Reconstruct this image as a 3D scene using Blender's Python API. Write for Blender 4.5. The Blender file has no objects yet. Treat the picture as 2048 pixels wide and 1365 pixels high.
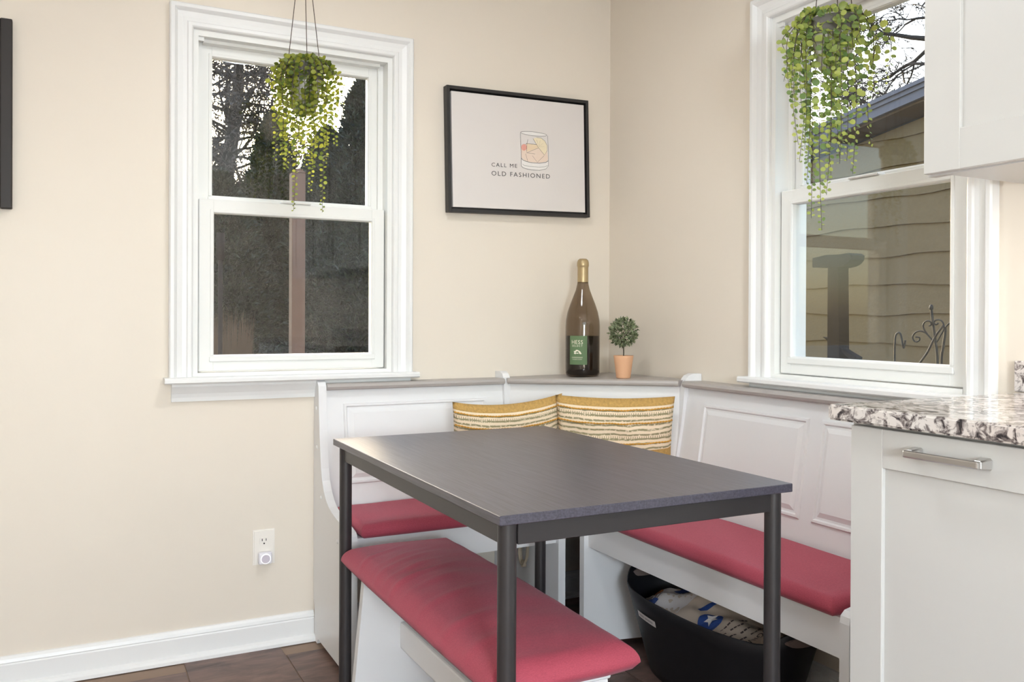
import bpy, bmesh, math, random
import numpy as np
from mathutils import Vector, Matrix
random.seed(7)
rng = np.random.default_rng(7)
scene = bpy.context.scene
COL = scene.collection

# ------------------------------------------------------------------ camera
FPX, CY = 1731.5, 642.4
_y, _p, _r = math.radians(27.095), math.radians(.229), math.radians(.249)
fwd = Vector((math.sin(_y), math.cos(_y), 0)); rgt = Vector((math.cos(_y), -math.sin(_y), 0)); up = Vector((0, 0, 1))
F2 = fwd*math.cos(_p) - up*math.sin(_p); u2 = up*math.cos(_p) + fwd*math.sin(_p)
R3 = rgt*math.cos(_r) + u2*math.sin(_r); U3 = u2*math.cos(_r) - rgt*math.sin(_r)
CAM = Vector((-1.945, -2.940, 1.10))
cam = bpy.data.cameras.new('camera'); camo = bpy.data.objects.new('camera', cam); COL.objects.link(camo)
cam.sensor_width = 36; cam.lens = FPX/2048*36
cam.shift_y = -(682.5-CY)/2048
cam.clip_start = .05; cam.clip_end = 200
camo.matrix_world = Matrix(((R3.x, U3.x, -F2.x, CAM.x), (R3.y, U3.y, -F2.y, CAM.y), (R3.z, U3.z, -F2.z, CAM.z), (0, 0, 0, 1)))
scene.camera = camo

# ------------------------------------------------------------------ world, sun, exposure
world = bpy.data.worlds.new('sky'); scene.world = world; world.use_nodes = True
bg = world.node_tree.nodes['Background']
SUNPX = (668, 188)                                          # where the low sun stands behind the trees in the photograph
_d = F2 + R3*((SUNPX[0]-1024)/FPX) - U3*((SUNPX[1]-CY)/FPX)
sky = world.node_tree.nodes.new('ShaderNodeTexSky'); sky.sky_type = 'NISHITA'; sky.sun_disc = False
sky.sun_elevation = math.asin(_d.normalized().z); sky.sun_rotation = math.atan2(_d.x, _d.y)
sky.air_density = 1.0; sky.dust_density = 2.5; sky.ozone_density = 1.0; sky.altitude = 100
world.node_tree.links.new(sky.outputs[0], bg.inputs['Color']); bg.inputs['Strength'].default_value = .80
sun = bpy.data.lights.new('sun', 'SUN'); sun.energy = 3.0; sun.color = (1, .95, .88); sun.angle = math.radians(4)
suno = bpy.data.objects.new('sun', sun); COL.objects.link(suno)
suno.rotation_euler = _d.to_track_quat('Z', 'Y').to_euler()
suno.location = (2, 8, 6)
scene.view_settings.view_transform = 'Standard'
scene.view_settings.look = 'None'
scene.view_settings.exposure = 0.29
scene.view_settings.gamma = 1.0
scene.view_settings.use_curve_mapping = False
LAMP_W = 15.0
FILL_GLOBE = 54.0  # brightness of the added fill globe

# ------------------------------------------------------------------ helpers
def srgb(r, g, b):
    f = lambda c: (c/12.92 if c <= .04045 else ((c+.055)/1.055)**2.4)
    return (f(r/255), f(g/255), f(b/255), 1)

def mat(name, color, rough=.5, metal=0, bump=0, bscale=200, spec=.5, var=0, vscale=3, coat=0):
    m = bpy.data.materials.new(name); m.use_nodes = True
    nt = m.node_tree; b = nt.nodes['Principled BSDF']
    b.inputs['Base Color'].default_value = color; b.inputs['Roughness'].default_value = rough
    b.inputs['Metallic'].default_value = metal; b.inputs['Specular IOR Level'].default_value = spec
    b.inputs['Coat Weight'].default_value = coat
    tc = nt.nodes.new('ShaderNodeTexCoord')
    n = nt.nodes.new('ShaderNodeTexNoise'); n.inputs['Scale'].default_value = vscale; n.inputs['Detail'].default_value = 4
    nt.links.new(tc.outputs['Object'], n.inputs['Vector'])
    mx = nt.nodes.new('ShaderNodeMixRGB'); mx.blend_type = 'MULTIPLY'
    mx.inputs[1].default_value = color; mx.inputs[2].default_value = (1-var, 1-var, 1-var, 1)
    nt.links.new(n.outputs['Fac'], mx.inputs[0]); nt.links.new(mx.outputs[0], b.inputs['Base Color'])
    if bump:
        n2 = nt.nodes.new('ShaderNodeTexNoise'); n2.inputs['Scale'].default_value = bscale; n2.inputs['Detail'].default_value = 3
        nt.links.new(tc.outputs['Object'], n2.inputs['Vector'])
        bp = nt.nodes.new('ShaderNodeBump'); bp.inputs['Strength'].default_value = bump; bp.inputs['Distance'].default_value = .002
        nt.links.new(n2.outputs['Fac'], bp.inputs['Height']); nt.links.new(bp.outputs['Normal'], b.inputs['Normal'])
    return m

def mk(name, bm, m, parent=None, smooth=False, kind=None, label=None, cat=None, group=None, autosm=None):
    bmesh.ops.recalc_face_normals(bm, faces=bm.faces)
    me = bpy.data.meshes.new(name)
    if smooth:
        for f in bm.faces: f.smooth = True
    bm.to_mesh(me); bm.free()
    return mkm(name, me, m, parent, kind, label, cat, group, autosm if not smooth or autosm else None)

def mkm(name, me, m, parent=None, kind=None, label=None, cat=None, group=None, autosm=None):
    n = len(me.vertices); co = np.empty(n*3); me.vertices.foreach_get('co', co); co = co.reshape(-1, 3)
    lo, hi = co.min(0), co.max(0); c = np.array([(lo[0]+hi[0])/2, (lo[1]+hi[1])/2, lo[2]])
    co -= c; me.vertices.foreach_set('co', co.ravel()); me.update()
    if autosm:
        me.set_sharp_from_angle(angle=math.radians(autosm)) if hasattr(me, 'set_sharp_from_angle') else None
    o = bpy.data.objects.new(name, me); COL.objects.link(o)
    if m is not None: me.materials.append(m)
    o.location = Vector(c)
    if parent is not None: adopt(o, parent)
    tag(o, label, cat, group, kind)
    return o

WLOC = {}
def wloc(o):
    return WLOC.get(o.name, Vector(o.location))
def adopt(o, parent):
    WLOC[o.name] = Vector(o.location)
    o.parent = parent; o.matrix_parent_inverse = Matrix.Translation(-wloc(parent))

def tag(o, label=None, cat=None, group=None, kind=None):
    if label: o['label'] = label
    if cat: o['category'] = cat
    if group: o['group'] = group
    if kind: o['kind'] = kind
    return o

def thing(name, loc, label=None, cat=None, group=None, kind=None):
    o = bpy.data.objects.new(name, None); COL.objects.link(o); o.location = loc; o.empty_display_size = .05
    return tag(o, label, cat, group, kind)

def nb(): return bmesh.new()
ID = lambda x, y, z: (x, y, z)

def box(bm, lo, hi, bev=0, seg=1, fn=ID):
    b2 = bmesh.new() if bev else bm
    x0, y0, z0 = lo; x1, y1, z1 = hi
    vs = [b2.verts.new(p) for p in ((x0,y0,z0),(x1,y0,z0),(x1,y1,z0),(x0,y1,z0),(x0,y0,z1),(x1,y0,z1),(x1,y1,z1),(x0,y1,z1))]
    for f in ((0,3,2,1),(4,5,6,7),(0,1,5,4),(1,2,6,5),(2,3,7,6),(3,0,4,7)): b2.faces.new([vs[i] for i in f])
    if bev:
        bmesh.ops.bevel(b2, geom=b2.edges[:], offset=bev, segments=seg, affect='EDGES', profile=.5)
        merge(bm, b2, fn)
    elif fn is not ID:
        for v in vs: v.co = fn(*v.co)

def merge(bm, b2, fn=ID):
    idx = {}
    for v in b2.verts: idx[v] = bm.verts.new(fn(*v.co))
    for f in b2.faces:
        nf = bm.faces.new([idx[v] for v in f.verts]); nf.smooth = f.smooth
    b2.free()

def prism(bm, poly, a0, a1, axis=0, fn=ID):
    """poly of 2-D points extruded between a0 and a1 along axis (0: poly is (y,z); 1: (x,z); 2: (x,y))."""
    def P(a, q):
        return fn(*((a, q[0], q[1]) if axis == 0 else (q[0], a, q[1]) if axis == 1 else (q[0], q[1], a)))
    A = [bm.verts.new(P(a0, q)) for q in poly]; B = [bm.verts.new(P(a1, q)) for q in poly]
    n = len(poly)
    for i in range(n): bm.faces.new((A[i], A[(i+1) % n], B[(i+1) % n], B[i]))
    bm.faces.new(A[::-1]); bm.faces.new(B)

def tube(bm, pts, rad, n=8, cap=True):
    pts = [Vector(p) for p in pts]; rings = []
    rads = rad if isinstance(rad, (list, tuple)) else [rad]*len(pts)
    prev = None
    for i, p in enumerate(pts):
        t = (pts[min(i+1, len(pts)-1)] - pts[max(i-1, 0)])
        t = t.normalized() if t.length > 1e-9 else Vector((0, 0, 1))
        if prev is None:
            prev = t.orthogonal().normalized()
        s = (prev - t*prev.dot(t)); s = s.normalized() if s.length > 1e-6 else t.orthogonal().normalized()
        prev = s; w = t.cross(s)
        rings.append([bm.verts.new(p + (s*math.cos(2*math.pi*k/n) + w*math.sin(2*math.pi*k/n))*rads[i]) for k in range(n)])
    for a, b in zip(rings, rings[1:]):
        for k in range(n):
            f = bm.faces.new((a[k], a[(k+1) % n], b[(k+1) % n], b[k])); f.smooth = True
    if cap:
        bm.faces.new(rings[0][::-1]); bm.faces.new(rings[-1])

def lathe(bm, prof, c, n=32, close=True):
    rings = []
    for r, z in prof:
        if r < 1e-5: rings.append([bm.verts.new((c[0], c[1], c[2]+z))])
        else: rings.append([bm.verts.new((c[0]+r*math.cos(2*math.pi*k/n), c[1]+r*math.sin(2*math.pi*k/n), c[2]+z)) for k in range(n)])
    for a, b in zip(rings, rings[1:]):
        for k in range(n):
            k2 = (k+1) % n
            if len(a) == 1 and len(b) == 1: continue
            if len(a) == 1: f = bm.faces.new((a[0], b[k2], b[k]))
            elif len(b) == 1: f = bm.faces.new((a[k], a[k2], b[0]))
            else: f = bm.faces.new((a[k], a[k2], b[k2], b[k]))
            f.smooth = True

def bez(p0, p1, p2, p3, n):
    out = []
    for i in range(n+1):
        t = i/n; a = 1-t
        out.append(Vector(p0)*a**3 + Vector(p1)*3*a*a*t + Vector(p2)*3*a*t*t + Vector(p3)*t**3)
    return out

def catmull(P, n=6):
    P = [Vector(p) for p in P]; out = []
    for i in range(len(P)-1):
        p0 = P[max(i-1, 0)]; p1 = P[i]; p2 = P[i+1]; p3 = P[min(i+2, len(P)-1)]
        for k in range(n):
            t = k/n
            out.append(.5*((2*p1) + (p2-p0)*t + (2*p0-5*p1+4*p2-p3)*t*t + (3*p1-p0-3*p2+p3)*t**3))
    out.append(P[-1]); return out

def text_mesh(s, size, align='LEFT', space=1.0, offset=0.0):
    cu = bpy.data.curves.new('lettering', 'FONT'); cu.body = s; cu.size = size; cu.align_x = align
    cu.space_character = space; cu.resolution_u = 3; cu.offset = offset; cu.fill_mode = 'FRONT'
    ob = bpy.data.objects.new('lettering', cu); COL.objects.link(ob)
    bpy.context.view_layer.update()
    dg = bpy.context.evaluated_depsgraph_get()
    me = bpy.data.meshes.new_from_object(ob.evaluated_get(dg))
    bpy.data.objects.remove(ob); bpy.data.curves.remove(cu)
    return me

def map_mesh(me, fn):
    for v in me.vertices: v.co = fn(v.co.x, v.co.y)
    me.update(); return me

# ------------------------------------------------------------------ materials
M = {}
def wallpaint():
    m = mat('wall_paint', srgb(231, 221, 207), .42, bump=.12, bscale=60, spec=.35, var=.03, vscale=2.0)
    return m
M['wall'] = wallpaint()
M['ceil'] = mat('ceiling_paint', srgb(240, 238, 232), .8)
M['trim'] = mat('white_trim_paint', srgb(236, 236, 235), .35, bump=.05, bscale=40)
M['vinyl'] = mat('white_vinyl', srgb(235, 235, 232), .4)
M['bench'] = mat('white_bench_paint', srgb(233, 233, 234), .38, bump=.03, bscale=60)
M['rail'] = mat('greige_paint', srgb(176, 170, 166), .4)
M['cab'] = mat('cabinet_paint', srgb(206, 205, 202), .35)
M['cabin'] = mat('cabinet_dark_gap', srgb(60, 58, 55), .8)
M['black'] = mat('black_frame_wood', srgb(44, 42, 42), .5, bump=.15, bscale=90, var=.2, vscale=20)
M['canvas'] = mat('canvas_print', srgb(220, 214, 210), .85, bump=.1, bscale=900)
M['ink'] = mat('printed_ink', srgb(70, 68, 68), .8)
M['board'] = mat('dark_board', srgb(38, 32, 30), .55, var=.2, vscale=4)
M['plastic'] = mat('outlet_plastic', srgb(240, 234, 226), .35)
M['slot'] = mat('slot_dark', srgb(40, 36, 34), .6)
M['plug'] = mat('plug_plastic', srgb(228, 226, 232), .3)
M['tubm'] = mat('black_rubber', srgb(23, 23, 28), .5, bump=.1, bscale=30, var=.2, vscale=10)
M['steel'] = mat('black_metal', srgb(50, 47, 48), .36, spec=.5)
M['nickel'] = mat('brushed_nickel', (.62, .61, .60, 1), .28, metal=1)
M['terra'] = mat('terracotta', srgb(226, 176, 138), .8, bump=.1, bscale=120, var=.08, vscale=30)
M['potw'] = mat('grey_white_pot', srgb(205, 202, 198), .7, var=.1, vscale=20)
M['potrim'] = mat('pot_dark_band', srgb(92, 90, 84), .8)
M['cordw'] = mat('brown_cord', srgb(74, 60, 48), .8)
M['stem'] = mat('dark_stem', srgb(84, 76, 62), .8)
M['gold'] = mat('gold_foil', srgb(184, 162, 122), .36, metal=.45, var=.15, vscale=60)
M['labelg'] = mat('green_paper', srgb(96, 120, 84), .7)
M['cream'] = mat('cream_ink', srgb(232, 226, 206), .7)
M['rope'] = mat('mustard_cord', srgb(214, 158, 66), .9, bump=.5, bscale=400, var=.25, vscale=200)
M['beigecord'] = mat('beige_cable', srgb(205, 190, 165), .5)
M['bagink'] = mat('bag_ink', srgb(75, 62, 60), .7)
M['blueink'] = mat('blue_ink', srgb(45, 75, 140), .6)
M['bagwhite'] = mat('bag_white_ink', srgb(228, 222, 220), .5)
M['amber'] = mat('tan_print', srgb(176, 112, 60), .6)
M['fascia'] = mat('grey_fascia', srgb(104, 104, 116), .7, var=.2, vscale=6)
M['siding'] = mat('tan_shingle', srgb(126, 107, 77), .95, bump=.9, bscale=60, var=.28, vscale=55)
M['soffit'] = mat('brown_soffit', srgb(88, 72, 56), .9)
M['iron'] = mat('wrought_iron', srgb(40, 41, 40), .6, var=.3, vscale=40)
M['bark'] = mat('bark', srgb(44, 38, 37), .95, bump=.8, bscale=30, var=.4, vscale=12)
M['wood_post'] = mat('weathered_post', srgb(116, 88, 74), .8, bump=.3, bscale=40, var=.3, vscale=8)
M['darkmetal'] = mat('dark_pole_metal', srgb(34, 32, 36), .9, spec=.1)
M['lawn'] = mat('lawn', srgb(70, 70, 44), 1, bump=1, bscale=80, var=.5, vscale=20)
M['straw'] = mat('dry_grass', srgb(104, 86, 70), .95, var=.3, vscale=20)
M['ledtrim'] = mat('lamp_trim', srgb(240, 240, 238), .4)
M['rubber'] = mat('screw_cap', srgb(240, 240, 240), .4)

def emis(name, color, s):
    m = bpy.data.materials.new(name); m.use_nodes = True
    b = m.node_tree.nodes['Principled BSDF']
    b.inputs['Base Color'].default_value = (.9, .9, .9, 1)
    b.inputs['Emission Color'].default_value = color; b.inputs['Emission Strength'].default_value = s
    return m
M['led'] = emis('lamp_diffuser', (1, .93, .84, 1), 6)
M['ringglow'] = emis('plug_ring_glow', (1, 1, 1, 1), .35)

def schlick(nt, f0):
    N = nt.nodes.new; L = nt.links.new
    g = N('ShaderNodeNewGeometry'); d = N('ShaderNodeVectorMath'); d.operation = 'DOT_PRODUCT'
    L(g.outputs['Normal'], d.inputs[0]); L(g.outputs['Incoming'], d.inputs[1])
    a = N('ShaderNodeMath'); a.operation = 'ABSOLUTE'; L(d.outputs['Value'], a.inputs[0])
    i = N('ShaderNodeMath'); i.operation = 'SUBTRACT'; i.inputs[0].default_value = 1; L(a.outputs[0], i.inputs[1])
    p = N('ShaderNodeMath'); p.operation = 'POWER'; p.inputs[1].default_value = 5; L(i.outputs[0], p.inputs[0])
    r = N('ShaderNodeMath'); r.operation = 'MULTIPLY_ADD'; r.inputs[1].default_value = 1-f0; r.inputs[2].default_value = f0; L(p.outputs[0], r.inputs[0])
    return r

def glass_pane():
    m = bpy.data.materials.new('dusty_window_glass'); m.use_nodes = True
    nt = m.node_tree; nt.nodes.clear(); L = nt.links.new; N = nt.nodes.new
    out = N('ShaderNodeOutputMaterial'); tr = N('ShaderNodeBsdfTransparent'); gl = N('ShaderNodeBsdfGlossy')
    tr.inputs[0].default_value = (.95, .96, .96, 1); gl.inputs['Roughness'].default_value = 0.0
    gl.inputs[0].default_value = (.95, .95, .95, 1)
    fr = schlick(nt, .027)
    mx = N('ShaderNodeMixShader'); L(fr.outputs[0], mx.inputs[0]); L(tr.outputs[0], mx.inputs[1]); L(gl.outputs[0], mx.inputs[2])
    df = N('ShaderNodeBsdfDiffuse'); df.inputs[0].default_value = (.8, .78, .75, 1)
    tl = N('ShaderNodeBsdfTranslucent'); tl.inputs[0].default_value = (.8, .78, .75, 1)
    ad = N('ShaderNodeMixShader'); ad.inputs[0].default_value = .6; L(df.outputs[0], ad.inputs[1]); L(tl.outputs[0], ad.inputs[2])
    tc = N('ShaderNodeTexCoord')
    n1 = N('ShaderNodeTexNoise'); n1.inputs['Scale'].default_value = 260; n1.inputs['Detail'].default_value = 2
    n2 = N('ShaderNodeTexNoise'); n2.inputs['Scale'].default_value = 5; n2.inputs['Detail'].default_value = 4; n2.inputs['Distortion'].default_value = 1.5
    L(tc.outputs['Object'], n1.inputs['Vector']); L(tc.outputs['Object'], n2.inputs['Vector'])
    r1 = N('ShaderNodeMapRange'); r1.inputs[1].default_value = .56; r1.inputs[2].default_value = .80; r1.inputs[3].default_value = 0; r1.inputs[4].default_value = .75
    r2 = N('ShaderNodeMapRange'); r2.inputs[1].default_value = .35; r2.inputs[2].default_value = .8; r2.inputs[3].default_value = .0; r2.inputs[4].default_value = .20
    L(n1.outputs['Fac'], r1.inputs[0]); L(n2.outputs['Fac'], r2.inputs[0])
    am = N('ShaderNodeMath'); am.operation = 'MULTIPLY_ADD'; am.inputs[1].default_value = .5
    L(r1.outputs[0], am.inputs[0]); L(r2.outputs[0], am.inputs[2])
    mm = N('ShaderNodeMath'); mm.operation = 'MULTIPLY'; mm.inputs[1].default_value = .05; L(am.outputs[0], mm.inputs[0])
    m2 = N('ShaderNodeMixShader'); L(mm.outputs[0], m2.inputs[0]); L(mx.outputs[0], m2.inputs[1]); L(ad.outputs[0], m2.inputs[2])
    L(m2.outputs[0], out.inputs[0])
    return m
M['glass'] = glass_pane()

def bottle_glass():
    m = bpy.data.materials.new('amber_bottle_glass'); m.use_nodes = True
    nt = m.node_tree; nt.nodes.clear(); L = nt.links.new; N = nt.nodes.new
    out = N('ShaderNodeOutputMaterial'); tr = N('ShaderNodeBsdfTransparent'); gl = N('ShaderNodeBsdfGlossy')
    tr.inputs[0].default_value = (.60, .53, .45, 1); gl.inputs['Roughness'].default_value = .06
    fr = schlick(nt, .05)
    mx = N('ShaderNodeMixShader'); L(fr.outputs[0], mx.inputs[0]); L(tr.outputs[0], mx.inputs[1]); L(gl.outputs[0], mx.inputs[2])
    df = N('ShaderNodeBsdfDiffuse'); df.inputs[0].default_value = srgb(70, 58, 48)
    m2 = N('ShaderNodeMixShader'); m2.inputs[0].default_value = .14
    L(mx.outputs[0], m2.inputs[1]); L(df.outputs[0], m2.inputs[2]); L(m2.outputs[0], out.inputs[0])
    return m
M['bottle'] = bottle_glass()
M['wine'] = mat('dark_wine', srgb(16, 12, 12), .1)

def leaf_mat(name, c1, c2, trans=.45):
    m = bpy.data.materials.new(name); m.use_nodes = True
    nt = m.node_tree; nt.nodes.clear(); L = nt.links.new; N = nt.nodes.new
    out = N('ShaderNodeOutputMaterial'); df = N('ShaderNodeBsdfPrincipled'); tl = N('ShaderNodeBsdfTranslucent')
    df.inputs['Roughness'].default_value = .45
    oi = N('ShaderNodeObjectInfo'); geo = N('ShaderNodeNewGeometry')
    ad = N('ShaderNodeMath'); ad.operation = 'ADD'; L(oi.outputs['Random'], ad.inputs[0]); L(geo.outputs['Random Per Island'], ad.inputs[1])
    fr = N('ShaderNodeMath'); fr.operation = 'FRACT'; L(ad.outputs[0], fr.inputs[0])
    mx = N('ShaderNodeMixRGB'); mx.inputs[1].default_value = c1; mx.inputs[2].default_value = c2; L(fr.outputs[0], mx.inputs[0])
    L(mx.outputs[0], df.inputs['Base Color']); L(mx.outputs[0], tl.inputs[0])
    ms = N('ShaderNodeMixShader'); ms.inputs[0].default_value = trans
    L(df.outputs[0], ms.inputs[1]); L(tl.outputs[0], ms.inputs[2]); L(ms.outputs[0], out.inputs[0])
    return m
M['leaf'] = leaf_mat('vine_leaf', srgb(84, 104, 44), srgb(164, 168, 62), .36)
M['leafb'] = leaf_mat('vine_leaf_fresh', srgb(112, 142, 84), srgb(196, 204, 108), .45)
M['topi'] = leaf_mat('topiary_leaf', srgb(74, 86, 58), srgb(166, 176, 138), .25)
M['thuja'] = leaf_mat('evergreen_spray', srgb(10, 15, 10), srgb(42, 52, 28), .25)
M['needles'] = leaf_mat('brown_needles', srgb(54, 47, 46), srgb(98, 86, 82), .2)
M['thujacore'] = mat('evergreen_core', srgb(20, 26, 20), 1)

def granite():
    m = bpy.data.materials.new('speckled_granite'); m.use_nodes = True
    nt = m.node_tree; b = nt.nodes['Principled BSDF']; L = nt.links.new; N = nt.nodes.new
    tc = N('ShaderNodeTexCoord')
    n1 = N('ShaderNodeTexNoise'); n1.inputs['Scale'].default_value = 46; n1.inputs['Detail'].default_value = 7; n1.inputs['Roughness'].default_value = .65; n1.inputs['Distortion'].default_value = .9
    n2 = N('ShaderNodeTexNoise'); n2.inputs['Scale'].default_value = 5; n2.inputs['Detail'].default_value = 3
    L(tc.outputs['Object'], n1.inputs['Vector']); L(tc.outputs['Object'], n2.inputs['Vector'])
    r = N('ShaderNodeValToRGB'); e = r.color_ramp.elements
    e[0].position = .37; e[0].color = srgb(46, 43, 48); e[1].position = .54; e[1].color = srgb(222, 221, 219)
    e2 = r.color_ramp.elements.new(.45); e2.color = srgb(128, 122, 122)
    L(n1.outputs['Fac'], r.inputs[0])
    mx = N('ShaderNodeMixRGB'); mx.blend_type = 'MULTIPLY'; mx.inputs[2].default_value = srgb(246, 230, 222)
    L(n2.outputs['Fac'], mx.inputs[0]); L(r.outputs[0], mx.inputs[1]); L(mx.outputs[0], b.inputs['Base Color'])
    b.inputs['Roughness'].default_value = .12
    return m
M['granite'] = granite()

def fabric(name, c1, c2):
    m = bpy.data.materials.new(name); m.use_nodes = True
    nt = m.node_tree; b = nt.nodes['Principled BSDF']; L = nt.links.new; N = nt.nodes.new
    tc = N('ShaderNodeTexCoord')
    mp = N('ShaderNodeMapping'); mp.inputs['Scale'].default_value = (1, 1, 3); L(tc.outputs['Object'], mp.inputs[0])
    n1 = N('ShaderNodeTexNoise'); n1.inputs['Scale'].default_value = 240; n1.inputs['Detail'].default_value = 5; n1.inputs['Roughness'].default_value = .8
    L(mp.outputs[0], n1.inputs['Vector'])
    mx = N('ShaderNodeMixRGB'); mx.inputs[1].default_value = c1; mx.inputs[2].default_value = c2
    L(n1.outputs['Fac'], mx.inputs[0]); L(mx.outputs[0], b.inputs['Base Color'])
    b.inputs['Roughness'].default_value = .75; b.inputs['Sheen Weight'].default_value = .12; b.inputs['Sheen Tint'].default_value = (.95, .8, .95, 1)
    n3 = N('ShaderNodeTexNoise'); n3.inputs['Scale'].default_value = 900; L(tc.outputs['Object'], n3.inputs['Vector'])
    bp = N('ShaderNodeBump'); bp.inputs['Strength'].default_value = .25; bp.inputs['Distance'].default_value = .001
    L(n3.outputs['Fac'], bp.inputs['Height']); L(bp.outputs[0], b.inputs['Normal'])
    return m
M['cushion'] = fabric('raspberry_chenille', srgb(126, 36, 56), srgb(208, 90, 108))

def tabletop():
    m = bpy.data.materials.new('black_brown_woodgrain'); m.use_nodes = True
    nt = m.node_tree; b = nt.nodes['Principled BSDF']; L = nt.links.new; N = nt.nodes.new
    tc = N('ShaderNodeTexCoord'); mp = N('ShaderNodeMapping'); mp.inputs['Scale'].default_value = (60, 2.2, 60); L(tc.outputs['Object'], mp.inputs[0])
    n1 = N('ShaderNodeTexNoise'); n1.inputs['Scale'].default_value = 4; n1.inputs['Detail'].default_value = 6; n1.inputs['Distortion'].default_value = .3
    L(mp.outputs[0], n1.inputs['Vector'])
    r = N('ShaderNodeValToRGB'); e = r.color_ramp.elements
    e[0].position = .3; e[0].color = srgb(42, 40, 52); e[1].position = .75; e[1].color = srgb(84, 81, 96)
    L(n1.outputs['Fac'], r.inputs[0]); L(r.outputs[0], b.inputs['Base Color'])
    b.inputs['Roughness'].default_value = .40; b.inputs['Specular IOR Level'].default_value = .7; b.inputs['Coat Weight'].default_value = .35; b.inputs['Coat Roughness'].default_value = .30; b.inputs['Coat IOR'].default_value = 1.6
    bp = N('ShaderNodeBump'); bp.inputs['Strength'].default_value = .18; bp.inputs['Distance'].default_value = .001
    L(n1.outputs['Fac'], bp.inputs['Height']); L(bp.outputs[0], b.inputs['Normal'])
    return m
M['ttop'] = tabletop()

def tile_mat():
    m = bpy.data.materials.new('brown_stone_tile'); m.use_nodes = True
    nt = m.node_tree; b = nt.nodes['Principled BSDF']; L = nt.links.new; N = nt.nodes.new
    tc = N('ShaderNodeTexCoord'); oi = N('ShaderNodeObjectInfo')
    va = N('ShaderNodeVectorMath'); va.operation = 'MULTIPLY_ADD'; va.inputs[1].default_value = (1.0, 3.0, 1.0)
    L(tc.outputs['Object'], va.inputs[0]); L(oi.outputs['Location'], va.inputs[2])
    n1 = N('ShaderNodeTexNoise'); n1.inputs['Scale'].default_value = 5; n1.inputs['Detail'].default_value = 8; n1.inputs['Roughness'].default_value = .65; n1.inputs['Distortion'].default_value = .5
    L(va.outputs[0], n1.inputs['Vector'])
    r = N('ShaderNodeValToRGB'); e = r.color_ramp.elements
    e[0].position = .3; e[0].color = srgb(74, 55, 49); e[1].position = .72; e[1].color = srgb(140, 112, 101)
    L(n1.outputs['Fac'], r.inputs[0]); L(r.outputs[0], b.inputs['Base Color'])
    b.inputs['Roughness'].default_value = .45
    return m
M['tile'] = tile_mat()
M['grout'] = mat('grout', srgb(150, 128, 112), .9)

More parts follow.
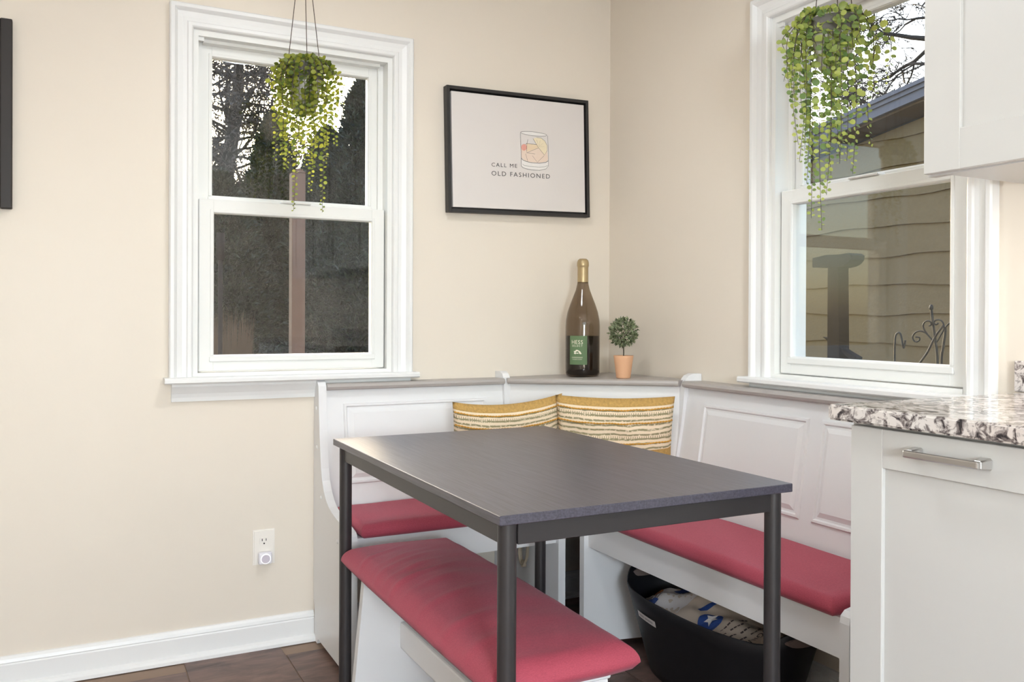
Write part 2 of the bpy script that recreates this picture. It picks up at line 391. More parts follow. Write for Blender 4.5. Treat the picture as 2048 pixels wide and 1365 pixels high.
def pillow_mat():
    m = bpy.data.materials.new('woven_stripe_cotton'); m.use_nodes = True
    nt = m.node_tree; b = nt.nodes['Principled BSDF']; L = nt.links.new; N = nt.nodes.new
    uv = N('ShaderNodeUVMap'); uv.uv_map = 'UVMap'
    sp = N('ShaderNodeSeparateXYZ'); L(uv.outputs[0], sp.inputs[0])
    # wobble v along u
    n1 = N('ShaderNodeTexNoise'); n1.inputs['Scale'].default_value = 9; n1.inputs['Detail'].default_value = 3
    L(uv.outputs[0], n1.inputs['Vector'])
    wob = N('ShaderNodeMath'); wob.operation = 'MULTIPLY_ADD'; wob.inputs[1].default_value = .030; L(n1.outputs['Fac'], wob.inputs[0]); L(sp.outputs[1], wob.inputs[2])
    def wave(freq, ph, thr0, thr1, src):
        a = N('ShaderNodeMath'); a.operation = 'MULTIPLY_ADD'; a.inputs[1].default_value = freq; a.inputs[2].default_value = ph; L(src, a.inputs[0])
        s = N('ShaderNodeMath'); s.operation = 'SINE'; L(a.outputs[0], s.inputs[0])
        r = N('ShaderNodeMapRange'); r.inputs[1].default_value = thr0; r.inputs[2].default_value = thr1; L(s.outputs[0], r.inputs[0]); return r.outputs[0]
    st = wave(2*math.pi*24, .5, .12, .5, wob.outputs[0])
    # broken thread patches
    n2 = N('ShaderNodeTexNoise'); n2.inputs['Scale'].default_value = 40; L(uv.outputs[0], n2.inputs['Vector'])
    br = N('ShaderNodeMapRange'); br.inputs[1].default_value = .30; br.inputs[2].default_value = .46; L(n2.outputs['Fac'], br.inputs[0])
    stb = N('ShaderNodeMath'); stb.operation = 'MULTIPLY'; L(st, stb.inputs[0]); L(br.outputs[0], stb.inputs[1])
    # tick rows
    tk = wave(2*math.pi*52, 0, .35, .9, sp.outputs[0])
    def band(lo, hi):
        a = N('ShaderNodeMath'); a.operation = 'GREATER_THAN'; a.inputs[1].default_value = lo; L(sp.outputs[1], a.inputs[0])
        c = N('ShaderNodeMath'); c.operation = 'LESS_THAN'; c.inputs[1].default_value = hi; L(sp.outputs[1], c.inputs[0])
        d = N('ShaderNodeMath'); d.operation = 'MULTIPLY'; L(a.outputs[0], d.inputs[0]); L(c.outputs[0], d.inputs[1]); return d.outputs[0]
    def add(x, y):
        a = N('ShaderNodeMath'); a.operation = 'MAXIMUM'; L(x, a.inputs[0]); L(y, a.inputs[1]); return a.outputs[0]
    tb = add(add(band(.855, .89), band(.655, .685)), add(band(.11, .145), band(.315, .345)))
    tkm = N('ShaderNodeMath'); tkm.operation = 'MULTIPLY'; L(tb, tkm.inputs[0]); L(tk, tkm.inputs[1]); tkm.use_clamp = True
    ol = add(stb.outputs[0], tkm.outputs[0])
    base = N('ShaderNodeMixRGB'); base.inputs[1].default_value = srgb(238, 218, 188); base.inputs[2].default_value = srgb(152, 142, 108); L(ol, base.inputs[0])
    oc = add(add(band(.94, 1.1), band(-.1, .06)), band(.44, .56))
    n3 = N('ShaderNodeTexNoise'); n3.inputs['Scale'].default_value = 55; n3.inputs['Detail'].default_value = 6; n3.inputs['Roughness'].default_value = .75; L(uv.outputs[0], n3.inputs['Vector'])
    och = N('ShaderNodeMixRGB'); och.inputs[1].default_value = srgb(104, 88, 44); och.inputs[2].default_value = srgb(240, 190, 112); L(n3.outputs['Fac'], och.inputs[0])
    fin = N('ShaderNodeMixRGB'); L(oc, fin.inputs[0]); L(base.outputs[0], fin.inputs[1]); L(och.outputs[0], fin.inputs[2])
    L(fin.outputs[0], b.inputs['Base Color']); b.inputs['Roughness'].default_value = .95
    bp = N('ShaderNodeBump'); bp.inputs['Strength'].default_value = .6; bp.inputs['Distance'].default_value = .002
    L(n3.outputs['Fac'], bp.inputs['Height']); L(bp.outputs[0], b.inputs['Normal'])
    return m
M['pillow'] = pillow_mat()

def bag_mat():
    m = mat('printed_paper_bag', srgb(214, 196, 178), .35, bump=.35, bscale=24, var=.22, vscale=9)
    return m
M['bag'] = bag_mat()

# ------------------------------------------------------------------ room shell
RX0, RY0, RZ1 = -4.1, -5.1, 2.42
T = .15
WINS = {'left': (-1.2585, 0.0), 'right': (1.243, .012)}
HW, HZ0, HZ1 = .338, .893, 2.024        # wall opening half width, bottom, top

def wall_with_hole(name, m, fn, u0, u1, uc, dz):
    bm = nb()
    box(bm, (u0, 0, 0), (uc-HW, T, RZ1), fn=fn); box(bm, (uc+HW, 0, 0), (u1, T, RZ1), fn=fn)
    box(bm, (uc-HW, 0, 0), (uc+HW, T, HZ0+dz), fn=fn); box(bm, (uc-HW, 0, HZ1+dz), (uc+HW, T, RZ1), fn=fn)
    bmesh.ops.remove_doubles(bm, verts=bm.verts[:], dist=1e-5)
    return mk(name, bm, m, kind='structure')
FL = lambda x, y, z: (x, y, z)                 # left wall: local x along, y outward
FR = lambda x, y, z: (y, -x, z)                # right wall
wall_with_hole('wall_left', M['wall'], FL, RX0-T, T, WINS['left'][0], 0)
wall_with_hole('wall_right', M['wall'], FR, 0, -RY0, WINS['right'][0], .012)
# wall behind the camera with a wide window opening, and side wall
bm = nb()
bu0, bu1, bz0, bz1 = -3.3, -1.1, .85, 2.1
box(bm, (RX0-T, RY0-T, 0), (bu0, RY0, RZ1)); box(bm, (bu1, RY0-T, 0), (T, RY0, RZ1))
box(bm, (bu0, RY0-T, 0), (bu1, RY0, bz0)); box(bm, (bu0, RY0-T, bz1), (bu1, RY0, RZ1))
mk('wall_back', bm, M['wall'], kind='structure')
bm = nb(); box(bm, (RX0-T, RY0, 0), (RX0, 0, RZ1)); mk('wall_far_left', bm, M['wall'], kind='structure')
bm = nb(); box(bm, (RX0-T, RY0-T, RZ1), (T, T, RZ1+.1)); mk('ceiling', bm, M['ceil'], kind='structure')
bm = nb(); box(bm, (RX0-T, RY0-T, -.06), (T, T, -.004))
floor = mk('floor', bm, M['grout'], kind='structure')
tw, tl, g = .305, .61, .0035
bmt = nb(); box(bmt, (g/2, g/2, -.004), (tw-g/2, tl-g/2, 0), bev=.0008)
tile0 = None
ix0 = math.floor((RX0 - (-.40))/tw)
for i in range(ix0, 2):
    xa = -.40 + i*tw
    for j in range(-9, 1):
        ya = .20 + (j-1)*tl + (tl/2 if i % 2 else 0)
        if xa+tw > 0.02 or xa < RX0-.1 or ya+tl > .45 or ya < RY0-.3: continue
        if tile0 is None:
            tile0 = mk('tile', bmt, M['tile'], floor); base_loc = Vector(tile0.location); o = tile0
        else:
            o = tile0.copy(); COL.objects.link(o)
        o.location = Vector((xa+tw/2, ya+tl/2, -.004)); WLOC[o.name] = Vector(o.location)

def baseboard(name, fn, segs, hgt=.098):
    poly = [(0, 0), (-.032, 0), (-.031, .010), (-.026, .017), (-.019, .021), (-.016, .022), (-.016, .074), (-.013, .078), (-.015, .081), (-.012, .090), (-.006, .097), (0, .098)]
    bm = nb()
    for a, b in segs: prism(bm, poly, a, b, 0, fn)
    return mk(name, bm, M['trim'], kind='structure')
baseboard('baseboard_left', FL, [(RX0, -1.2), (-1.165, -.015)])
baseboard('baseboard_right', FR, [(.02, 1.09), (1.093, 1.74)])

# windows
def casing_poly(w=.072):   # (distance from outer edge, depth into room)
    return [(0, 0), (0, .026), (.004, .030), (.014, .030), (.018, .026), (.024, .019), (.040, .015), (.052, .016), (.056, .021), (.066, .021), (.070, .018), (w, .012), (w, 0)]

def build_window(n, fn0, uc, dz, label=None):
    fn = lambda x, y, z: fn0(x+uc, y, z+dz)
    W = thing('window_%d' % n, fn(0, 0, .905), kind='structure')
    OU, ZT, ZB = .4065, 2.093, .905
    cp = casing_poly()
    for s in (-1, 1):
        bm = nb(); A = [bm.verts.new(fn(s*(OU-w), -d, ZB)) for w, d in cp]; B = [bm.verts.new(fn(s*(OU-w), -d, ZT-w)) for w, d in cp]
        k = len(cp)
        for i in range(k): bm.faces.new((A[i], A[(i+1) % k], B[(i+1) % k], B[i]))
        bm.faces.new(A); bm.faces.new(B); mk('side_casing', bm, M['trim'], W)
    bm = nb(); A = [bm.verts.new(fn(-(OU-w), -d, ZT-w)) for w, d in cp]; B = [bm.verts.new(fn((OU-w), -d, ZT-w)) for w, d in cp]
    k = len(cp)
    for i in range(k): bm.faces.new((A[i], A[(i+1) % k], B[(i+1) % k], B[i]))
    bm.faces.new(A); bm.faces.new(B); mk('head_casing', bm, M['trim'], W)
    # stool and apron
    bm = nb(); poly = [(.03, .886), (-.055, .886), (-.060, .890), (-.060, .900), (-.056, .905), (.03, .905)]
    b2 = nb(); prism(b2, poly, -.4215, .4215, 0, fn); merge(bm, b2); mk('window_stool', bm, M['trim'], W)
    bm = nb(); poly = [(0, .827), (-.012, .827), (-.013, .840), (-.016, .852), (-.024, .866), (-.030, .876), (-.030, .886), (0, .886)]
    prism(bm, poly, -.398, .398, 0, fn); mk('apron', bm, M['trim'], W)
    # jamb / vinyl frame
    bm = nb()
    box(bm, (-.338, -.002, .893), (-.318, .13, 2.024), fn=fn); box(bm, (.318, -.002, .893), (.338, .13, 2.024), fn=fn)
    box(bm, (-.318, -.002, 2.002), (.318, .13, 2.024), fn=fn); box(bm, (-.318, -.004, .893), (.318, .13, .917), fn=fn)
    mk('jamb', bm, M['vinyl'], W)
    bm = nb()                                             # stops beside the upper sash
    for s in (-1, 1): box(bm, (min(s*.300, s*.318), .052, .917), (max(s*.300, s*.318), .062, 2.002), fn=fn)
    box(bm, (-.300, .030, 1.992), (.300, .062, 2.002), fn=fn)
    box(bm, (-.318, .008, 1.990), (-.300, .018, 2.002), fn=fn)
    mk('stop_bead', bm, M['vinyl'], W)
    def sash(name, u, z0, z1, gu, gz0, gz1, y0, y1):
        bm = nb()
        box(bm, (-u, y0, z0), (-gu, y1, z1), .003, 1, fn); box(bm, (gu, y0, z0), (u, y1, z1), .003, 1, fn)
        box(bm, (-gu-.004, y0, z0), (gu+.004, y1, gz0), .003, 1, fn); box(bm, (-gu-.004, y0, gz1), (gu+.004, y1, z1), .003, 1, fn)
        S = mk(name, bm, M['vinyl'], W)
        b = nb()                                          # glazing bead around the pane
        t = .011; yb = y0+.006
        for lo, hi in (((-gu, yb, gz0), (-gu+t, yb+.012, gz1)), ((gu-t, yb, gz0), (gu, yb+.012, gz1)), ((-gu+t, yb, gz0), (gu-t, yb+.012, gz0+t)), ((-gu+t, yb, gz1-t), (gu-t, yb+.012, gz1))):
            pass
        ym = (y0+y1)/2
        b = nb(); box(b, (-gu-.006, ym-.002, gz0-.006), (gu+.006, ym+.002, gz1+.006), fn=fn); mk('pane', b, M['glass'], S)
        b = nb(); box(b, (-gu-.014, y0-.006, gz0-.022), (gu+.014, y0+.002, gz0-.004), .002, 1, fn); mk('glazing_bead', b, M['vinyl'], S)
        b = nb()
        for lo, hi in (((-gu-.012, y0-.003, gz0-.002), (-gu-.002, y0+.002, gz1+.012)), ((gu+.002, y0-.003, gz0-.002), (gu+.012, y0+.002, gz1+.012)), ((-gu-.002, y0-.003, gz1+.002), (gu+.002, y0+.002, gz1+.012))):
            box(b, lo, hi, .001, 1, fn)
        mk('glazing_bead', b, M['vinyl'], S)
        return S
    sash('lower_sash', .314, .919, 1.482, .2660, .973, 1.437, .018, .050)
    sash('upper_sash', .314, 1.462, 1.996, .2660, 1.500, 1.957, .064, .096)
    bm = nb(); box(bm, (-.05, .010, 1.482), (.05, .046, 1.489), .002, 1, fn); mk('sash_lock', bm, M['vinyl'], W)
    return W
build_window(1, FL, WINS['left'][0], 0)
build_window(2, FR, WINS['right'][0], .012)
# plain window behind the camera
W3 = thing('window_3', ((bu0+bu1)/2, RY0, bz0), kind='structure')
bm = nb()
for lo, hi in (((bu0, RY0-.1, bz0), (bu0+.05, RY0-.05, bz1)), ((bu1-.05, RY0-.1, bz0), (bu1, RY0-.05, bz1)), ((bu0+.05, RY0-.1, bz0), (bu1-.05, RY0-.05, bz0+.05)), ((bu0+.05, RY0-.1, bz1-.05), (bu1-.05, RY0-.05, bz1)), (((bu0+bu1)/2-.03, RY0-.1, bz0+.05), ((bu0+bu1)/2+.03, RY0-.05, bz1-.05))):
    box(bm, lo, hi)
mk('window_frame', bm, M['vinyl'], W3)
bm = nb()
for lo, hi in (((bu0-.08, RY0, bz0-.08), (bu0, RY0+.02, bz1+.08)), ((bu1, RY0, bz0-.08), (bu1+.08, RY0+.02, bz1+.08)), ((bu0, RY0, bz0-.08), (bu1, RY0+.02, bz0)), ((bu0, RY0, bz1), (bu1, RY0+.02, bz1+.08))):
    box(bm, lo, hi)
mk('window_casing', bm, M['trim'], W3)

# ------------------------------------------------------------------ lamps of the room, plus an added fill globe
def ceiling_lamp(x, y, label, watts=LAMP_W):
    t = thing('ceiling_light', (x, y, RZ1-.05), label, 'ceiling light', 'flush ceiling lights')
    bm = nb(); lathe(bm, [(0, 0), (.205, 0), (.21, -.01), (.21, -.03), (.19, -.03), (.19, -.012), (0, -.012)], (x, y, RZ1), 36); mk('trim_ring', bm, M['ledtrim'], t)
    bm = nb(); lathe(bm, [(.188, -.014), (.188, -.026), (.15, -.040), (.08, -.047), (0, -.05)], (x, y, RZ1), 36); mk('diffuser', bm, M['led'], t)
    l = bpy.data.lights.new('ceiling_light_glow', 'AREA'); l.shape = 'DISK'; l.size = .38; l.energy = watts; l.color = (.90, .95, 1)
    o = bpy.data.objects.new('ceiling_light_glow', l); COL.objects.link(o); o.location = Vector((x, y, RZ1-.056)); adopt(o, t)
ceiling_lamp(-1.2, -1.2, 'round flush ceiling light over the breakfast nook', 8)
ceiling_lamp(-3.2, -2.4, 'round flush ceiling light near the side wall', 1)
ceiling_lamp(-3.2, -3.9, 'round flush ceiling light near the back window', 3)
# added glowing globe out of view, fills the nook with frontal light
GP = (-2.05, -4.75, 1.25)
t = thing('fill_globe', GP, 'large white glowing globe added as fill light behind the camera', 'fill light')
bm = nb(); lathe(bm, [(.30*math.sin(math.pi*k/20), -.30*math.cos(math.pi*k/20)) for k in range(21)], GP, 36); mk('fill_globe_shell', bm, emis('fill_globe_glow', (.85, .93, 1, 1), FILL_GLOBE), t)
bm = nb(); tube(bm, [(GP[0], GP[1], GP[2]+.30), (GP[0], GP[1], RZ1-.02)], .004, 8); mk('cord', bm, M['ledtrim'], t)
bm = nb(); lathe(bm, [(0, -.025), (.05, -.02), (.055, 0), (0, 0)], (GP[0], GP[1], RZ1), 24); mk('canopy', bm, M['ledtrim'], t)

# ------------------------------------------------------------------ corner bench
def Lf(a, d, z): return (-a, -d, z)
def Rf(a, d, z): return (-d, -a, z)
def panel_poly(h, zt):
    k = zt-.886
    P = [(.02, 0), (.055, 0), (.06, .012), (.068, .018), (.352, .018), (.36, .012), (.365, 0), (.42, 0), (.42, .425), (.417, .440), (.405, .450), (.36, .458), (.293, .466), (.235, .475), (.195, .486), (.163, .502), (.135, .525), (.112, .557), (.098, .595), (.088, .65), (.076, .72), (.068, .79), (.064, .84), (.060, .866), (.050, .879), (.034, .886), (.002, .886), (.002, .14), (.02, .11)]
    return [(d, z + (k if z > .4 else 0)*min(1, (z-.4)/.4 if z > .4 else 0)) for d, z in P]

def bench(name, fn, a0f, a1, zt, cornertop, label, cat, raised, caps):
    """a0f(d): outer (room) face of the corner-side panel at distance d; a1: far face of the end panel."""
    t = thing(name, fn((a0f(0)+a1)/2, .2, 0), label, cat, 'corner breakfast bench set')
    th = .027
    poly = panel_poly(0, zt)
    bm = nb(); prism(bm, poly, a1-th, a1, 0, fn); 
    bmesh.ops.bevel(bm, geom=[e for e in bm.edges if abs(e.calc_face_angle(0)) > 1.2 and len(e.link_faces) == 2 and any(len(f.verts) > 8 for f in e.link_faces)], offset=.004, segments=2, affect='EDGES')
    e = mk('end_panel', bm, M['bench'], t)
    for d, z in caps:
        b = nb(); lathe(b, [(0, 0), (.0065, 0), (.006, .0025), (0, .003)], (0, 0, 0), 12)
        b2 = nb(); merge(b2, b, lambda x, y, zz: fn(a1+zz, d+x, z+y)); mk('screw_cap', b2, M['rubber'], e)
    bm = nb(); f2 = lambda a, d, z: fn(a0f(d)-a, d, z)
    prism(bm, panel_poly(0, zt+.012), 0, th, 0, f2)
    bmesh.ops.bevel(bm, geom=[e for e in bm.edges if abs(e.calc_face_angle(0)) > 1.2 and len(e.link_faces) == 2 and any(len(f.verts) > 8 for f in e.link_faces)], offset=.004, segments=2, affect='EDGES')
    mk('end_panel', bm, M['bench'], t)
    dz = zt-.886
    aA = lambda d: a0f(d); aB = a1-th
    # backrest slab, leaning
    bm = nb(); ps = [(.048, .853+dz), (.112, .43), (.090, .43), (.026, .853+dz)]
    A = [bm.verts.new(fn(aA(d), d, z)) for d, z in ps]; B = [bm.verts.new(fn(aB, d, z)) for d, z in ps]
    for i in range(4): bm.faces.new((A[i], A[(i+1) % 4], B[(i+1) % 4], B[i]))
    bm.faces.new(A); bm.faces.new(B); br = mk('backrest', bm, M['bench'], t)
    # raised fields
    nrm_d, nrm_z = .423, .064
    def bp(a, s, off):      # s: z on slab, off: proud of the slab
        q = (.853+dz-s)/.423
        return fn(a, .048+.064*q+off*.989, s+off*.15)
    for (r0, r1, z0, z1) in raised:
        bm = nb()
        def ring(i, off):
            return [bm.verts.new(bp(a, s, off)) for a, s in ((r0+i, z0+i), (r1-i, z0+i), (r1-i, z1-i), (r0+i, z1-i))]
        rs = [ring(0, -.001), ring(.004, .006), ring(.010, .006), ring(.014, .001), ring(.020, .001), ring(.034, .008)]
        for p, q in zip(rs, rs[1:]):
            for i in range(4): bm.faces.new((p[i], p[(i+1) % 4], q[(i+1) % 4], q[i]))
        bm.faces.new(rs[-1]); mk('raised_panel', bm, M['bench'], br)
    # top rail
    bm = nb(); ps = [(.002, .852+dz), (.066, .852+dz), (.073, .855+dz), (.076, .863+dz), (.073, .871+dz), (.066, .874+dz), (.002, .874+dz)]
    A = [bm.verts.new(fn(aA(d)+.0005, d, z)) for d, z in ps]; B = [bm.verts.new(fn(aB-.0005, d, z)) for d, z in ps]
    k = len(ps)
    for i in range(k): bm.faces.new((A[i], A[(i+1) % k], B[(i+1) % k], B[i]))
    bm.faces.new(A); bm.faces.new(B); mk('top_rail', bm, M['rail'], t)
    # seat board and apron
    bm = nb(); ps = [(.114, .405), (.405, .405), (.405, .43), (.114, .43)]
    A = [bm.verts.new(fn(aA(d), d, z)) for d, z in ps]; B = [bm.verts.new(fn(aB, d, z)) for d, z in ps]
    for i in range(4): bm.faces.new((A[i], A[(i+1) % 4], B[(i+1) % 4], B[i]))
    bm.faces.new(A); bm.faces.new(B); mk('seat_board', bm, M['bench'], t)
    bm = nb(); ps = [(.382, .338), (.405, .338), (.405, .405), (.382, .405)]
    A = [bm.verts.new(fn(aA(d), d, z)) for d, z in ps]; B = [bm.verts.new(fn(aB, d, z)) for d, z in ps]
    for i in range(4): bm.faces.new((A[i], A[(i+1) % 4], B[(i+1) % 4], B[i]))
    bm.faces.new(A); bm.faces.new(B); mk('apron', bm, M['bench'], t)
    return t
aL = lambda d: .512 - .036*min(d, .42)/.42
aR = lambda d: .580 - .088*min(d, .42)/.42
bench('corner_bench', Lf, aL, 1.20, .886, None, 'short white bench with one raised back panel, under the left window', 'bench', [(.575, 1.115, .535, .805)],
      [(.035, .79), (.045, .66), (.10, .50), (.30, .40)])
bench('corner_bench', Rf, aR, 1.59, .897, None, 'long white bench with two raised back panels, under the right window', 'bench', [(.66, 1.125, .53, .815), (1.17, 1.54, .53, .815)], [])
# corner unit between both benches
t = thing('corner_seat_unit', (-.25, -.25, 0), 'white corner seat with diagonal back and grey shelf holding the bottle', 'corner seat', 'corner breakfast bench set')
thk = .027
pA = Vector((-(aL(.06)-thk-.001), -.062)); pB = Vector((-.064, -(aR(.06)-thk-.001)))
dv = (pB-pA).normalized(); nv = Vector((-dv.y, dv.x))
if nv.dot(Vector((1, 1))) < 0: nv = -nv
bm = nb()
q = [pA, pB, pB+nv*.022, pA+nv*.022]
lo = [v - nv*.06 for v in q]
A = [bm.verts.new((v.x, v.y, .44)) for v in lo]; B = [bm.verts.new((v.x, v.y, .855 + (.010 if i in (1, 2) else 0))) for i, v in enumerate(q)]
for i in range(4): bm.faces.new((A[i], A[(i+1) % 4], B[(i+1) % 4], B[i]))
bm.faces.new(A); bm.faces.new(B); mk('backrest', bm, M['bench'], t)
zl = lambda v: .011*max(0, min(1, (v-pA).dot(dv)/(pB-pA).length))
bm = nb(); secs = []
fr_ = [(pA, pB)]
def shelf_z(v, z): return z + zl(v)
pts_back = [Vector((-.004, -(aR(0)-thk-.002))), Vector((-.004, -.004)), Vector((-(aL(0)-thk-.002), -.004))]
for (off, z) in ((-.004, .853), (-.022, .854), (-.028, .859), (-.029, .865), (-.026, .872), (-.018, .875)):
    a = pA + nv*off; b = pB + nv*off
    secs.append((a, b, z))
rowsA = [bm.verts.new((a.x, a.y, z)) for a, b, z in secs]; rowsB = [bm.verts.new((b.x, b.y, z+.011)) for a, b, z in secs]
topb = [bm.verts.new((v.x, v.y, shelf_z(v, .875))) for v in pts_back]; botb = [bm.verts.new((v.x, v.y, shelf_z(v, .853))) for v in pts_back]
for i in range(len(secs)-1): bm.faces.new((rowsA[i], rowsB[i], rowsB[i+1], rowsA[i+1]))
bm.faces.new([rowsA[-1], rowsB[-1]] + topb); bm.faces.new(([rowsA[0], rowsB[0]] + botb)[::-1])
bm.faces.new(rowsB + [topb[0], botb[0]]); bm.faces.new(rowsA[::-1] + [botb[2], topb[2]])
bm.faces.new((topb[0], botb[0], botb[1], topb[1])); bm.faces.new((topb[1], botb[1], botb[2], topb[2]))
bmesh.ops.triangulate(bm, faces=[f for f in bm.faces if len(f.verts) > 4])
mk('top_shelf', bm, M['rail'], t)
bm = nb(); prism(bm, [(-.02, -.02), (-(aL(.1)-thk-.002), -.02), (-(aL(.42)-thk-.002), -.40), (-.40, -(aR(.42)-thk-.002)), (-.02, -(aR(.1)-thk-.002))], .405, .43, 2); mk('seat_board', bm, M['bench'], t)

# cushions
def cushion(name, x0, x1, y0, y1, z0, z1, m, label, cat, group, bulge=.01, nx=48, ny=26, r=.02, wr=None, droop=0):
    """closed padded slab: rounded edges, gentle crown and creases"""
    bm = nb(); cx, cy = (x0+x1)/2, (y0+y1)/2; hx, hy = (x1-x0)/2, (y1-y0)/2; top = []; bot = []
    def sq(s): return math.copysign(1-(1-abs(s))**1.6, s)
    rs = np.random.default_rng(int(abs(x0*1000+y0*77))+3)
    ph = rs.uniform(0, 6.28, (10, 3))
    for j in range(ny+1):
        for i in range(nx+1):
            u = sq(-1+2*i/nx); v = sq(-1+2*j/ny)
            ex = (1-abs(u))*hx; ey = (1-abs(v))*hy; e = min(ex, ey)
            k = min(1, e/r); prof = math.sqrt(max(0, 1-(1-k)**2))
            cr = (1-u*u)*(1-v*v)
            n = sum(math.sin(ph[q, 0]+u*hx*(14+9*q)*math.cos(ph[q, 2])+v*hy*(14+9*q)*math.sin(ph[q, 2])) for q in range(6))/6
            corner = max(0, abs(u)+abs(v)-1.55)
            X = cx+u*hx*(1-.03*corner); Y = cy+v*hy*(1-.03*corner)
            zz = z0+(z1-z0)*(.30+.70*prof)+bulge*cr+.0032*n*k
            if wr: zz += wr(X, Y)
            top.append(bm.verts.new((X, Y, zz)))
            bot.append(bm.verts.new((X-(u*.012 if k < .5 else 0), Y-(v*.012 if k < .5 else 0), z0)))
    W = nx+1
    for j in range(ny):
        for i in range(nx):
            a, b, c, d = j*W+i, j*W+i+1, (j+1)*W+i+1, (j+1)*W+i
            bm.faces.new((top[a], top[b], top[c], top[d])); bm.faces.new((bot[d], bot[c], bot[b], bot[a]))
    for i in range(nx):
        bm.faces.new((bot[i], bot[i+1], top[i+1], top[i])); o = ny*W
        bm.faces.new((top[o+i], top[o+i+1], bot[o+i+1], bot[o+i]))
    for j in range(ny):
        a, b = j*W, (j+1)*W; bm.faces.new((top[a], top[b], bot[b], bot[a]))
        a += nx; b += nx; bm.faces.new((bot[a], bot[b], top[b], top[a]))
    return mk(name, bm, m, smooth=True, label=label, cat=cat, group=group)
cushion('seat_cushion', -1.166, -.53, -.428, -.118, .4305, .474, M['cushion'], 'raspberry seat cushion on the short bench under the left window', 'cushion', 'raspberry seat cushions', .006)
cushion('seat_cushion', -.428, -.118, -1.556, -.558, .4305, .474, M['cushion'], 'raspberry seat cushion on the long bench under the right window', 'cushion', 'raspberry seat cushions', .006)

# ------------------------------------------------------------------ front bench
FB = thing('backless_bench', (-1.10, -1.04, 0), 'backless white bench with cushion, in front of the dark table', 'bench')
fx0, fx1 = -1.215, -.985
for yy, nm in ((-.625, 0), (-1.490, 1)):
    bm = nb(); prism(bm, [(fx0-.035, 0), (fx0+.055, 0), (fx0+.075, .05), (fx1-.075, .05), (fx1-.055, 0), (fx1+.035, 0), (fx1+.0, .378), (fx0-.0, .378)], yy, yy+.026, 1)
    bmesh.ops.bevel(bm, geom=[e for e in bm.edges if abs(e.calc_face_angle(0)) > 1.0 and any(len(f.verts) > 6 for f in e.link_faces)], offset=.004, segments=2, affect='EDGES')
    mk('end_panel', bm, M['bench'], FB)
bm = nb(); box(bm, (-1.112, -1.464, .165), (-1.088, -.625, .240), .006, 2); mk('stretcher', bm, M['bench'], FB)
bm = nb(); box(bm, (fx0-.008, -1.492, .378), (fx1+.008, -.590, .3955), .003); mk('seat_board', bm, M['bench'], FB)
def wr(x, y):
    z = 0
    for (yc, xc, ang, w, h) in ((-.80, -1.17, .5, .010, .0045), (-.86, -1.16, .45, .009, .005), (-.92, -1.15, .4, .010, .005), (-.74, -1.14, .5, .012, .003), (-1.00, -1.16, .35, .012, .003), (-1.12, -1.18, .3, .014, .004), (-1.27, -1.20, .25, .016, .004), (-.69, -1.20, .5, .010, .004), (-1.38, -1.19, .3, .018, .003), (-.95, -1.22, .3, .008, .004)):
        d = (y-yc) - (x-xc)*ang; z += h*math.exp(-(d/w)**2)*math.exp(-((x-xc)/.085)**2)
    return z
fc = cushion('seat_cushion', -1.264, -.924, -1.527, -.546, .396, .450, M['cushion'], 'raspberry seat cushion on the backless front bench', 'cushion', 'raspberry seat cushions', .020, nx=70, ny=150, r=.045, wr=wr)

# ------------------------------------------------------------------ table
TB = thing('dining_table', (-.923, -1.037, 0), 'dark woodgrain dining table with round black metal legs', 'table')
tx0, tx1, ty0, ty1, tz = -1.270, -.576, -1.577, -.497, .75
bm = nb(); box(bm, (tx0, ty0, tz-.018), (tx1, ty1, tz), .0012); mk('table_top', bm, M['ttop'], TB)
li = .029
for lx in (tx0+li, tx1-li):
    for ly in (ty0+li, ty1-li):
        bm = nb(); lathe(bm, [(0, .012), (.0175, .012), (.0175, .7315), (0, .7315)], (lx, ly, 0), 28)
        lg = mk('leg', bm, M['steel'], TB, autosm=40)
        bm = nb(); lathe(bm, [(0, 0), (.016, 0), (.0178, .003), (.0178, .012), (0, .012)], (lx, ly, 0), 20); mk('foot_cap', bm, M['tubm'], lg)
ri = li-.0095
for lo, hi in (((tx0+ri, ty0+li+.0175, .690), (tx0+ri+.014, ty1-li+.004, .7315)), ((tx1-ri-.014, ty0+li-.004, .690), (tx1-ri, ty1-li, .7315)),
               ((tx0+li+.0175, ty0+ri, .690), (tx1-li+.004, ty0+ri+.014, .7315)), ((tx0+li, ty1-ri-.014, .690), (tx1-li, ty1-ri, .7315))):
    bm = nb(); box(bm, lo, hi, .001); mk('rail', bm, M['steel'], TB)

# ------------------------------------------------------------------ framed print
PX0, PX1, PZ0, PZ1 = -.724, -.120, 1.490, 1.950
pc = Vector(((PX0+PX1)/2, 0, (PZ0+PZ1)/2)); pa = math.radians(1.25)
def PF(x, y, z):
    dx, dz = x-pc.x, z-pc.z
    return (pc.x+dx*math.cos(pa)-dz*math.sin(pa), y, pc.z+dx*math.sin(pa)+dz*math.cos(pa))
PIC = thing('framed_print', (pc.x, -.02, PZ0), 'framed cocktail print in a thin black floater frame', 'picture')
fw, d0, d1 = .012, -.004, -.036
for lo, hi in (((PX0, d1, PZ0), (PX0+fw, d0, PZ1)), ((PX1-fw, d1, PZ0), (PX1, d0, PZ1)), ((PX0+fw, d1, PZ0), (PX1-fw, d0, PZ0+fw)), ((PX0+fw, d1, PZ1-fw), (PX1-fw, d0, PZ1))):
    bm = nb(); box(bm, lo, hi, .001, 1, PF); mk('frame_bar', bm, M['black'], PIC)
bm = nb(); box(bm, (PX0+fw, -.010, PZ0+fw), (PX1-fw, d0, PZ1-fw), fn=PF); mk('backing', bm, M['black'], PIC)
ins = fw+.007
